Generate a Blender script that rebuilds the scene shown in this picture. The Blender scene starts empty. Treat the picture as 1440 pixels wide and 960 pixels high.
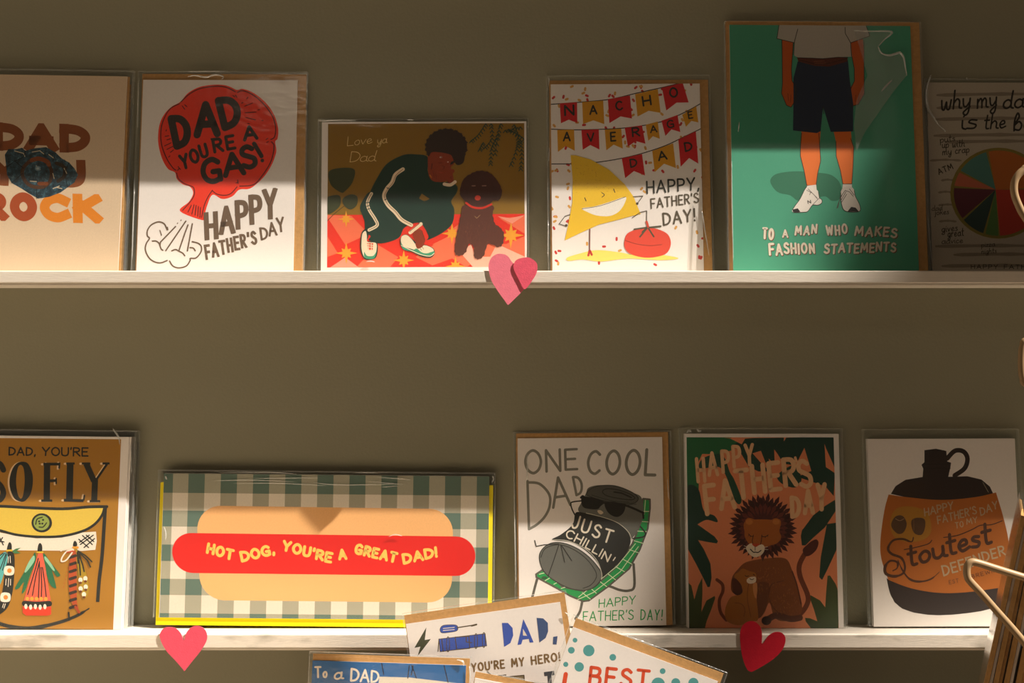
import bpy, math, random
from mathutils import Vector, Matrix
# ------------------------------------------------------------------ camera, world, sun, exposure
SC = bpy.context.scene
COL = SC.collection
RND = random.Random(7)
F = 1700.0                      # focal length in pixels of the 1440x960 frame
CAM = Vector((0.0, -0.86, 1.45))
PITCH = math.atan(60 / F)       # horizon on row 540
cd = bpy.data.cameras.new('camera'); cam = bpy.data.objects.new('camera', cd); COL.objects.link(cam)
cd.sensor_width = 36; cd.lens = 36 * F / 1440; cd.clip_start = 0.02
cam.location = CAM; cam.rotation_euler = (math.pi / 2 + PITCH, 0, 0)
SC.camera = cam
CR = Matrix.Rotation(math.pi / 2 + PITCH, 3, 'X')

SC.view_settings.view_transform = 'Standard'
SC.view_settings.look = 'None'
SC.view_settings.gamma = 1
SC.view_settings.use_curve_mapping = False
SC.view_settings.exposure = 0.0

world = bpy.data.worlds.new('world'); SC.world = world; world.use_nodes = True
bg = world.node_tree.nodes['Background']
bg.inputs[0].default_value = (1.0, 0.72, 0.50, 1); bg.inputs[1].default_value = 0.035

W = 0.055                       # depth of the ledges
SUN_STRENGTH = 3.9
def ray(px, py):
    return (CR @ Vector(((px - 720) / F, (480 - py) / F, -1))).normalized()
def hit(px, py, p0, n):         # where the sight line through a pixel meets a plane of the scene
    d = ray(px, py); return CAM + d * ((Vector(p0) - CAM).dot(n) / d.dot(n))
def hit_y(px, py, y): return hit(px, py, (0, y, 0), Vector((0, 1, 0)))
def proj(p):
    q = CR.transposed() @ (Vector(p) - CAM); return (720 + F * q.x / -q.z, 480 - F * q.y / -q.z)
# the sun's direction: the tip of the upper paper heart throws the notch on the wide card below
_a = hit_y(714, 428, -W - 0.001); _b = hit_y(447, 750, -0.0115)
SUN_DIR = (_b - _a).normalized()
sd = bpy.data.lights.new('sun', 'SUN'); sd.energy = SUN_STRENGTH * 2.75; sd.angle = math.radians(0.55); sd.color = (1.0, 0.90, 0.80)
sun = bpy.data.objects.new('sun', sd); COL.objects.link(sun)
sun.rotation_euler = SUN_DIR.to_track_quat('-Z', 'Y').to_euler(); sun.location = (2, -2, 4)
# daylight thrown up from the floor of the shop, low on the left
ad = bpy.data.lights.new('bounce_light', 'AREA'); ad.shape = 'RECTANGLE'; ad.size = 0.8; ad.size_y = 0.10; ad.energy = 0.95; ad.color = (1.0, 0.75, 0.50)
al = bpy.data.objects.new('bounce_light', ad); COL.objects.link(al)
al.location = (-0.42, -0.24, 1.195)
al.rotation_euler = (Vector((-0.36, 0.0, 1.40)) - al.location).to_track_quat('-Z', 'Y').to_euler()

# added lamps behind the camera, put in to make the film sleeves glint
for loc_, sx_, sy_, en_ in (((-0.5, -2.4, 2.7), 0.5, 0.15, 1.9), ((-2.3, -1.9, 1.5), 0.15, 0.6, 1.7)):
    wd_ = bpy.data.lights.new('glint_light', 'AREA'); wd_.shape = 'RECTANGLE'; wd_.size = sx_; wd_.size_y = sy_; wd_.energy = en_; wd_.color = (1.0, 0.80, 0.60)
    wl = bpy.data.objects.new('glint_light', wd_); COL.objects.link(wl); wl.location = loc_
    wl.rotation_euler = (Vector((0, 0, 1.45)) - wl.location).to_track_quat('-Z', 'Y').to_euler()

# ------------------------------------------------------------------ materials
def srgb(h):
    if isinstance(h, str):
        h = h.lstrip('#'); c = [int(h[i:i + 2], 16) / 255 for i in (0, 2, 4)]
    else: c = [v / 255 for v in h]
    return tuple((v / 12.92 if v <= 0.04045 else ((v + 0.055) / 1.055) ** 2.4) for v in c) + (1,)
def mat(name, color, rough=0.6, var=0.08, scale=60, bump=0.0, bscale=300, spec=0.4, stretch=(1, 1, 1), attr=False, metal=0.0):
    m = bpy.data.materials.new(name); m.use_nodes = True; nt = m.node_tree; N = nt.nodes; L = nt.links
    b = N['Principled BSDF']; b.inputs['Roughness'].default_value = rough; b.inputs['Specular IOR Level'].default_value = spec
    b.inputs['Metallic'].default_value = metal
    tc = N.new('ShaderNodeTexCoord'); mp = N.new('ShaderNodeMapping'); mp.inputs['Scale'].default_value = stretch
    L.new(tc.outputs['Object'], mp.inputs[0])
    nz = N.new('ShaderNodeTexNoise'); nz.inputs['Scale'].default_value = scale; nz.inputs['Detail'].default_value = 6
    L.new(mp.outputs[0], nz.inputs[0])
    mx = N.new('ShaderNodeMix'); mx.data_type = 'RGBA'; mx.blend_type = 'MULTIPLY'; mx.inputs[0].default_value = 1
    if attr:
        at = N.new('ShaderNodeAttribute'); at.attribute_name = 'ink'; L.new(at.outputs['Color'], mx.inputs[6])
    else: mx.inputs[6].default_value = srgb(color)
    mr = N.new('ShaderNodeMapRange'); mr.inputs['To Min'].default_value = 1 - var; mr.inputs['To Max'].default_value = 1 + var
    mr.inputs['From Min'].default_value = 0.25; mr.inputs['From Max'].default_value = 0.75
    L.new(nz.outputs[0], mr.inputs[0]); L.new(mr.outputs[0], mx.inputs[7]); L.new(mx.outputs[2], b.inputs['Base Color'])
    if bump:
        n2 = N.new('ShaderNodeTexNoise'); n2.inputs['Scale'].default_value = bscale; n2.inputs['Detail'].default_value = 5
        L.new(mp.outputs[0], n2.inputs[0]); bp = N.new('ShaderNodeBump'); bp.inputs['Strength'].default_value = bump; bp.inputs['Distance'].default_value = 0.0005
        L.new(n2.outputs[0], bp.inputs['Height']); L.new(bp.outputs[0], b.inputs['Normal'])
    return m
M = {}
M['ink'] = mat('printed_ink', None, 0.55, 0.05, 900, attr=True, spec=0.35)
M['foil'] = mat('gold_foil', '#f4d48a', 0.3, 0.1, 400, metal=1.0)
M['wall'] = mat('wall_paint', '#908d78', 0.85, 0.03, 3, 0.35, 500, spec=0.2)
M['shelf'] = mat('white_painted_wood', '#e6ddcd', 0.5, 0.04, 60, 0.35, 120, stretch=(1, 8, 40), spec=0.35)
M['kraft'] = mat('kraft_paper', '#bd9058', 0.8, 0.12, 500, 0.2, 900, spec=0.15)
M['yellow'] = mat('yellow_envelope', '#f0dc10', 0.7, 0.03, 500, spec=0.2)
M['white'] = mat('white_paper', '#eee7e2', 0.7, 0.02, 500, 0.1, 900, spec=0.2)
M['pink'] = mat('pink_paper', '#f58092', 0.8, 0.05, 300, 0.2, 1200, spec=0.15)
M['pinkd'] = mat('deep_pink_paper', '#ee6076', 0.8, 0.08, 300, 0.25, 1200, spec=0.15)
M['rose'] = mat('rose_paper', '#e4556a', 0.8, 0.06, 300, 0.2, 1200, spec=0.15)
M['red'] = mat('red_paper', '#c41f30', 0.8, 0.06, 300, 0.2, 1200, spec=0.15)
M['wire'] = mat('cream_wire', '#a0845f', 0.45, 0.04, 200, spec=0.4)
M['wood'] = mat('counter_wood', '#463e34', 0.55, 0.15, 10, stretch=(1, 10, 10))
M['floor'] = mat('floor_wood', '#3e342a', 0.5, 0.2, 4, stretch=(1, 10, 1))
M['dark'] = mat('blocker_grey', '#5a5348', 0.9, 0.05, 10)  # for the sun blocker added out of view

def film(name, haze=0.02, rough=0.13, bump=0.25, scale=90, ior=1.28):
    m = bpy.data.materials.new(name); m.use_nodes = True; nt = m.node_tree; N = nt.nodes; L = nt.links
    N.remove(N['Principled BSDF']); out = N['Material Output']
    tr = N.new('ShaderNodeBsdfTransparent'); tr.inputs[0].default_value = (0.985, 0.99, 0.98, 1)
    gl = N.new('ShaderNodeBsdfGlossy'); gl.inputs['Roughness'].default_value = rough; gl.inputs[0].default_value = (1, 1, 1, 1)
    df = N.new('ShaderNodeBsdfDiffuse'); df.inputs[0].default_value = (0.8, 0.82, 0.78, 1)
    fr = N.new('ShaderNodeFresnel'); ge = N.new('ShaderNodeNewGeometry'); ix = N.new('ShaderNodeMix'); ix.data_type = 'FLOAT'
    ix.inputs[2].default_value = ior; ix.inputs[3].default_value = 1 / ior; L.new(ge.outputs['Backfacing'], ix.inputs[0]); L.new(ix.outputs[0], fr.inputs[0])
    m1 = N.new('ShaderNodeMixShader'); m2 = N.new('ShaderNodeMixShader'); m1.inputs[0].default_value = haze
    L.new(tr.outputs[0], m1.inputs[1]); L.new(df.outputs[0], m1.inputs[2])
    L.new(fr.outputs[0], m2.inputs[0]); L.new(m1.outputs[0], m2.inputs[1]); L.new(gl.outputs[0], m2.inputs[2])
    tc = N.new('ShaderNodeTexCoord'); mp = N.new('ShaderNodeMapping'); mp.inputs['Scale'].default_value = (1, 1, 1.6)
    nz = N.new('ShaderNodeTexNoise'); nz.inputs['Scale'].default_value = scale; nz.inputs['Detail'].default_value = 3
    bp = N.new('ShaderNodeBump'); bp.inputs['Strength'].default_value = bump; bp.inputs['Distance'].default_value = 0.001
    L.new(tc.outputs['Object'], mp.inputs[0]); L.new(mp.outputs[0], nz.inputs[0]); L.new(nz.outputs[0], bp.inputs['Height'])
    L.new(bp.outputs[0], gl.inputs['Normal'])
    L.new(m2.outputs[0], out.inputs[0]); return m
M['film'] = film('clear_film')
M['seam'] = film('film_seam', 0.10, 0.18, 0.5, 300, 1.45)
M['crease'] = film('glint_crease_film', 0.34, 0.22, 0.3, 400, 2.2)  # milky haze paints glints and glow onto the film creases

def rockmat():
    m = bpy.data.materials.new('mineral_print'); m.use_nodes = True; nt = m.node_tree; N = nt.nodes; L = nt.links
    b = N['Principled BSDF']; b.inputs['Roughness'].default_value = 0.35
    tc = N.new('ShaderNodeTexCoord'); nz = N.new('ShaderNodeTexNoise'); nz.inputs['Scale'].default_value = 260; nz.inputs['Detail'].default_value = 8; nz.inputs['Roughness'].default_value = 0.75
    cr = N.new('ShaderNodeValToRGB'); e = cr.color_ramp.elements
    e[0].position = 0.38; e[0].color = srgb('#10181c'); e[1].position = 0.72; e[1].color = srgb('#c9c0b0')
    x = e.new(0.52); x.color = srgb('#25424f'); x = e.new(0.62); x.color = srgb('#4a7180')
    L.new(tc.outputs['Object'], nz.inputs[0]); L.new(nz.outputs[0], cr.inputs[0]); L.new(cr.outputs[0], b.inputs[0]); return m
M['rock'] = rockmat()
def ledgemat():                 # white paint with scuffs and grey smudges
    m = M['shelf'].copy(); m.name = 'scuffed_white_paint'; nt = m.node_tree; N = nt.nodes; L = nt.links
    b = N['Principled BSDF']; src = b.inputs['Base Color'].links[0].from_socket
    tc = N.new('ShaderNodeTexCoord'); mp = N.new('ShaderNodeMapping'); mp.inputs['Scale'].default_value = (1, 1, 3)
    nz = N.new('ShaderNodeTexNoise'); nz.inputs['Scale'].default_value = 28; nz.inputs['Detail'].default_value = 4
    mr = N.new('ShaderNodeMapRange'); mr.inputs['From Min'].default_value = 0.56; mr.inputs['From Max'].default_value = 0.68
    mr.inputs['To Max'].default_value = 0.55
    mx = N.new('ShaderNodeMix'); mx.data_type = 'RGBA'; mx.inputs[7].default_value = srgb('#8d8878')
    L.new(tc.outputs['Object'], mp.inputs[0]); L.new(mp.outputs[0], nz.inputs[0]); L.new(nz.outputs[0], mr.inputs[0])
    L.new(mr.outputs[0], mx.inputs[0]); L.new(src, mx.inputs[6]); L.new(mx.outputs[2], b.inputs['Base Color']); return m
M['scuffed'] = ledgemat()

# ------------------------------------------------------------------ objects
def mesh(name, verts, faces, m, parent=None, smooth=False):
    me = bpy.data.meshes.new(name); me.from_pydata([tuple(v) for v in verts], [], faces); me.update()
    if smooth:
        for p in me.polygons: p.use_smooth = True
    me.materials.append(m)
    o = bpy.data.objects.new(name, me); COL.objects.link(o)
    if parent: o.parent = parent
    return o
def box_vf(x0, x1, y0, y1, z0, z1):
    v = [(x0, y0, z0), (x1, y0, z0), (x1, y1, z0), (x0, y1, z0), (x0, y0, z1), (x1, y0, z1), (x1, y1, z1), (x0, y1, z1)]
    f = [(0, 3, 2, 1), (4, 5, 6, 7), (0, 1, 5, 4), (1, 2, 6, 5), (2, 3, 7, 6), (3, 0, 4, 7)]
    return v, f
def box(name, b, m, parent=None, bevel=0):
    v, f = box_vf(*b); o = mesh(name, v, f, m, parent)
    if bevel:
        md = o.modifiers.new('bevel', 'BEVEL'); md.width = bevel; md.segments = 3; md.limit_method = 'ANGLE'
    return o
def tag(o, label=None, cat=None, group=None, kind=None):
    if label: o['label'] = label
    if cat: o['category'] = cat
    if group: o['group'] = group
    if kind: o['kind'] = kind
    return o
def empty(name, loc):
    o = bpy.data.objects.new(name, None); o.empty_display_size = 0.02; COL.objects.link(o); o.location = loc; return o
def tube_vf(path, r, seg=10):
    vs, fs = [], []; n = len(path)
    up = Vector((0, 1, 0))
    for i, p in enumerate(path):
        t = (Vector(path[min(i + 1, n - 1)]) - Vector(path[max(i - 1, 0)])).normalized()
        a = t.cross(up)
        if a.length < 1e-3: a = t.cross(Vector((0, 0, 1)))
        a.normalize(); b = t.cross(a)
        rr = r[i] if isinstance(r, (list, tuple)) else r
        for k in range(seg):
            w = 2 * math.pi * k / seg; vs.append(Vector(p) + a * rr * math.cos(w) + b * rr * math.sin(w))
    for i in range(n - 1):
        for k in range(seg):
            k2 = (k + 1) % seg; fs.append((i * seg + k, i * seg + k2, (i + 1) * seg + k2, (i + 1) * seg + k))
    fs.append(tuple(range(seg))[::-1]); fs.append(tuple((n - 1) * seg + k for k in range(seg)))
    return vs, fs

# ------------------------------------------------------------------ 2D outline tools
def view(x0, y0, s):            # reads coordinates taken from an enlargement of the photograph
    def f(t): return [(float(a.split(',')[0]) / s + x0, float(a.split(',')[1]) / s + y0) for a in t.split()]
    return f
px = view(0, 0, 1)
def smooth(pts, closed=False, k=5):
    n = len(pts); out = []
    rng = range(n if closed else n - 1)
    g = (lambda i: pts[i % n]) if closed else (lambda i: pts[max(0, min(n - 1, i))])
    for i in rng:
        p0, p1, p2, p3 = g(i - 1), g(i), g(i + 1), g(i + 2)
        for j in range(k):
            t = j / k; t2 = t * t; t3 = t2 * t
            out.append(tuple(0.5 * (2 * b + (c - a) * t + (2 * a - 5 * b + 4 * c - d) * t2 + (3 * b - a - 3 * c + d) * t3) for a, b, c, d in zip(p0, p1, p2, p3)))
    if not closed: out.append(tuple(pts[-1]))
    return out
def clip(poly, x0, x1, y0, y1):
    for ax, lim, sg in ((0, x0, 1), (0, x1, -1), (1, y0, 1), (1, y1, -1)):
        if not poly: return poly
        out = []
        for i, q in enumerate(poly):
            p = poly[i - 1]; dp = (p[ax] - lim) * sg; dq = (q[ax] - lim) * sg
            if (dp >= 0) != (dq >= 0):
                t = dp / (dp - dq); out.append((p[0] + (q[0] - p[0]) * t, p[1] + (q[1] - p[1]) * t))
            if dq >= 0: out.append(q)
        poly = out
    return poly
def ribbon(pts, w, butt=False, closed=False, ext=0.0, ws=None):
    """a line of width w as convex pieces"""
    P = [Vector((a, b)) for a, b in pts]; P = [p for i, p in enumerate(P) if i == 0 or (p - P[i - 1]).length > 1e-9]
    if closed: P.append(P[0].copy())
    if len(P) < 2: return []
    n = len(P); wd = [w / 2 * (ws[int(i * (len(ws) - 1) / (n - 1) + .5)] if ws else 1) for i in range(n)]
    if ext and not closed:
        P[0] = P[0] + (P[0] - P[1]).normalized() * ext; P[-1] = P[-1] + (P[-1] - P[-2]).normalized() * ext
    L_, R_ = [None] * n, [None] * n; brk = [False] * n; out = []
    def halfcap(p, d, r):       # d points outwards
        a0 = math.atan2(d.y, d.x) - math.pi / 2
        return [(p.x + r * math.cos(a0 + k * math.pi / 6), p.y + r * math.sin(a0 + k * math.pi / 6)) for k in range(7)]
    dirs = [(P[i + 1] - P[i]).normalized() for i in range(n - 1)]
    for i in range(n):
        if closed: d1 = dirs[i - 1] if i > 0 else dirs[-1]; d2 = dirs[i] if i < n - 1 else dirs[0]
        else: d1 = dirs[max(0, i - 1)]; d2 = dirs[min(n - 2, i)]
        dt = d1.dot(d2)
        if dt > (-0.25 if butt else 0.25):
            m_ = (Vector((-d1.y, d1.x)) + Vector((-d2.y, d2.x))).normalized(); k = wd[i] / math.sqrt((1 + dt) / 2)
            L_[i] = P[i] + m_ * k; R_[i] = P[i] - m_ * k
        else: brk[i] = True
    for i in range(n - 1):
        nn = Vector((-dirs[i].y, dirs[i].x))
        la = P[i] + nn * wd[i] if brk[i] else L_[i]; ra = P[i] - nn * wd[i] if brk[i] else R_[i]
        lb = P[i + 1] + nn * wd[i + 1] if brk[i + 1] else L_[i + 1]; rb = P[i + 1] - nn * wd[i + 1] if brk[i + 1] else R_[i + 1]
        out.append([tuple(la), tuple(lb), tuple(rb), tuple(ra)])
    for i in range(n):
        if brk[i] and (0 < i < n - 1):
            d1, d2 = dirs[i - 1], dirs[i]
            if butt:
                s_ = 1 if (d1.x * d2.y - d1.y * d2.x) < 0 else -1
                n1 = Vector((-d1.y, d1.x)) * s_ * wd[i]; n2 = Vector((-d2.y, d2.x)) * s_ * wd[i]; c_ = max(0.35, math.sqrt(max(0, (1 + d1.dot(d2)) / 2))); tip = n1 + n2
                if tip.length > 1e-9: out.append([tuple(P[i]), tuple(P[i] + n1), tuple(P[i] + tip.normalized() * wd[i] / c_), tuple(P[i] + n2)])
            else: out.append([(P[i].x + wd[i] * math.cos(k * math.pi / 5), P[i].y + wd[i] * math.sin(k * math.pi / 5)) for k in range(10)])
    if not butt and not closed:
        out.append(halfcap(P[0], -dirs[0], wd[0])); out.append(halfcap(P[-1], dirs[-1], wd[-1]))
    return out

# single-line lettering; '~' marks a curve, 'o' a closed curve
FONT = {
'A': (.72, "0,0 .36,1 .72,0|.13,.34 .59,.34"), 'B': (.56, "0,0 0,1|~0,1 .42,.97 .5,.76 .36,.56 0,.53|~0,.53 .46,.5 .56,.26 .42,.03 0,0"),
'C': (.62, "~.6,.86 .38,1 .12,.86 0,.5 .12,.14 .38,0 .62,.15"), 'D': (.62, "0,0 0,1|~0,1 .4,.92 .62,.66 .6,.34 .38,.08 0,0"),
'E': (.5, ".5,1 0,1 0,0 .5,0|0,.52 .42,.52"), 'F': (.5, ".5,1 0,1 0,0|0,.5 .42,.5"),
'G': (.66, "~.62,.85 .4,1 .12,.86 0,.5 .1,.14 .36,0 .64,.1|.64,.06 .64,.44 .38,.44"), 'H': (.58, "0,0 0,1|.58,0 .58,1|0,.5 .58,.5"),
'I': (.02, "0,0 .02,1"), 'J': (.42, "~.42,1 .42,.3 .32,.05 .12,.01 0,.18"), 'K': (.56, "0,0 0,1|.54,1 .02,.46|.17,.58 .56,0"),
'L': (.46, "0,1 0,0 .46,0"), 'M': (.8, "0,0 .08,1 .4,.28 .72,1 .8,0"), 'N': (.6, "0,0 0,1 .6,0 .6,1"),
'O': (.68, "o.34,1 .1,.84 0,.5 .1,.16 .34,0 .58,.16 .68,.5 .58,.84"), 'P': (.54, "0,0 0,1|~0,1 .42,.95 .54,.72 .42,.5 0,.44"),
'R': (.56, "0,0 0,1|~0,1 .4,.96 .52,.75 .4,.54 0,.48|.2,.49 .56,0"), 'S': (.54, "~.5,.86 .3,1 .08,.9 .06,.68 .3,.52 .52,.36 .5,.1 .26,0 0,.14"),
'T': (.62, "0,1 .62,1|.31,1 .31,0"), 'U': (.58, "~0,1 .0,.4 .06,.1 .28,0 .5,.1 .58,.4 .58,1"), 'V': (.66, "0,1 .33,0 .66,1"),
'W': (.9, "0,1 .2,0 .45,.8 .7,0 .9,1"), 'Y': (.62, "0,1 .3,.46 .62,1|.3,.46 .28,0"), 'Z': (.55, "0,1 .55,1 0,0 .55,0"),
'!': (.04, ".04,1 .02,.34|.0,.05 .02,.0"), ',': (.06, ".06,.08 .0,-.14"), '.': (.03, "0,.04 .03,.04"), "'": (.05, ".05,1.02 .02,.8"), '&': (.6, "~.6,0 .15,.7 .3,1 .42,.75 0,.25 .2,0 .6,.35"),
'a': (.5, "o.25,.5 .05,.36 .02,.12 .2,0 .42,.14 .44,.38|~.46,.52 .44,.1 .58,.02"), 'b': (.46, "~.1,.45 .3,.8 .2,1.02 .06,.6 .05,.0|~.05,.3 .3,.52 .46,.3 .34,.02 .05,.08"),
'c': (.38, "~.36,.42 .2,.52 .02,.3 .12,.02 .4,.08"), 'd': (.5, "o.25,.5 .05,.36 .02,.12 .2,0 .4,.14 .42,.38|~.5,1.02 .44,.5 .44,.08 .56,.0"),
'e': (.4, "~.04,.22 .32,.3 .3,.48 .14,.48 .02,.24 .14,0 .42,.1"), 'f': (.34, "~.36,.95 .22,1 .14,.6 .12,-.3|0,.5 .3,.5"),
'g': (.44, "o.22,.5 .04,.34 .06,.1 .24,.06 .4,.24 .38,.42|~.42,.5 .4,-.2 .2,-.38 .02,-.24 .44,.04"), 'h': (.46, "0,0 .06,1|~.02,.3 .22,.52 .38,.4 .38,.06 .52,.0"),
'i': (.1, "~.02,.5 .03,.1 .14,0|.05,.72 .06,.74"), 'j': (.2, "~.16,.5 .14,-.25 .0,-.3|.18,.72 .19,.74"), 'k': (.42, "0,0 .04,1|~.36,.5 .04,.24 .2,.3 .42,0"),
'l': (.12, "~0,.3 .16,.9 .08,1 .04,.1 .18,0"), 'm': (.7, "0,0 .02,.5|~.02,.3 .2,.52 .3,.4 .3,0|~.3,.3 .48,.52 .6,.4 .6,.06 .72,0"),
'n': (.44, "0,0 .02,.5|~.02,.3 .22,.52 .36,.4 .36,.06 .48,0"), 'o': (.42, "o.2,.5 .02,.3 .1,.02 .3,.02 .4,.26 .34,.46"),
'p': (.44, "~0,.5 .02,-.4|~.02,.3 .24,.52 .42,.32 .3,.02 .03,.06"), 'r': (.32, "0,0 .02,.5|~.02,.28 .16,.5 .34,.46"), 's': (.32, "~.3,.46 .12,.5 .06,.36 .28,.2 .22,.02 0,.04"),
't': (.3, "~.16,.95 .12,.1 .3,.02|0,.6 .32,.6"), 'u': (.44, "~0,.5 .02,.08 .2,0 .38,.2 .4,.5|~.4,.5 .4,.08 .52,0"), 'v': (.38, ".0,.5 .16,0 .38,.5"),
'w': (.6, "~0,.5 .04,.06 .18,.0 .3,.4 .34,.04 .5,.02 .6,.5"), 'y': (.44, "~0,.5 .04,.14 .2,.06 .4,.3|~.44,.5 .36,-.2 .18,-.4 .04,-.24 .44,.05"), 'z': (.36, "0,.5 .34,.5 0,0 .38,0"),
}
def glyph(ch, w, wf, butt, rnd=0.0):
    gw, spec = FONT[ch]; out = []
    iy = lambda y: w / 2 + y * (1 - w)
    for s in spec.split('|'):
        c = s[0]; s2 = s[1:] if c in '~o' else s
        p = [(float(a.split(',')[0]) * wf + RND.uniform(-rnd, rnd), iy(float(a.split(',')[1]) + RND.uniform(-rnd, rnd))) for a in s2.split()]
        if c == '~': p = smooth(p, False, 5)
        if c == 'o': p = smooth(p, True, 5)
        polys = ribbon(p, w, butt, closed=(c == 'o'), ext=(w * 0.5 if butt else 0))
        if butt and ch not in ",.'!": polys = [clip(q, -9, 9, 0, 1) for q in polys]
        out += [q for q in polys if len(q) > 2]
    return out
def text_polys(s, a, b, h, w, gap=0.12, slant=0.0, rot=None, arc=0.0, butt=False, space=0.4, rnd=0.0, wob=None):
    """letters from baseline point a to b (pixels, y down); h letter height or (h0,h1); w weight as a share of h"""
    h0, h1 = h if isinstance(h, (tuple, list)) else (h, h)
    A = Vector(a); B = Vector(b); L = (B - A).length; hm = (h0 + h1) / 2
    S = sum(FONT[c][0] if c != ' ' else space for c in s)
    fixed = sum(w + gap if c != ' ' else gap for c in s) - gap
    wf = (L / hm - fixed) / S
    T = L / hm; x = 0; out = []
    for i, c in enumerate(s):
        gw = (FONT[c][0] if c != ' ' else space) * wf
        full = gw + (w if c != ' ' else 0)
        if c != ' ':
            t = (x + full / 2) / T; hh = h0 + (h1 - h0) * t
            base = A + (B - A) * t; d = (B - A).normalized(); nn = Vector((d.y, -d.x))
            base = base + nn * (arc * 4 * t * (1 - t)) + (nn * wob[i % len(wob)] if wob else Vector((0, 0)))
            ang = math.atan2(-d.y, d.x) if rot is None else math.radians(rot)
            if rot is None and arc: ang += math.atan(arc * 4 * (1 - 2 * t) / L)
            ca, sa = math.cos(ang), math.sin(ang)
            k = hh / hm
            for poly in glyph(c, w, wf, butt, rnd):
                q = []
                for (gx, gy) in poly:
                    X = (gx - gw / 2 + slant * (gy - .5)) * hm * (k if rot is None else 1); Y = gy * hh
                    q.append((base.x + X * ca - Y * sa, base.y - (X * sa + Y * ca)))
                out.append(q)
        x += full + gap
    return out

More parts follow.
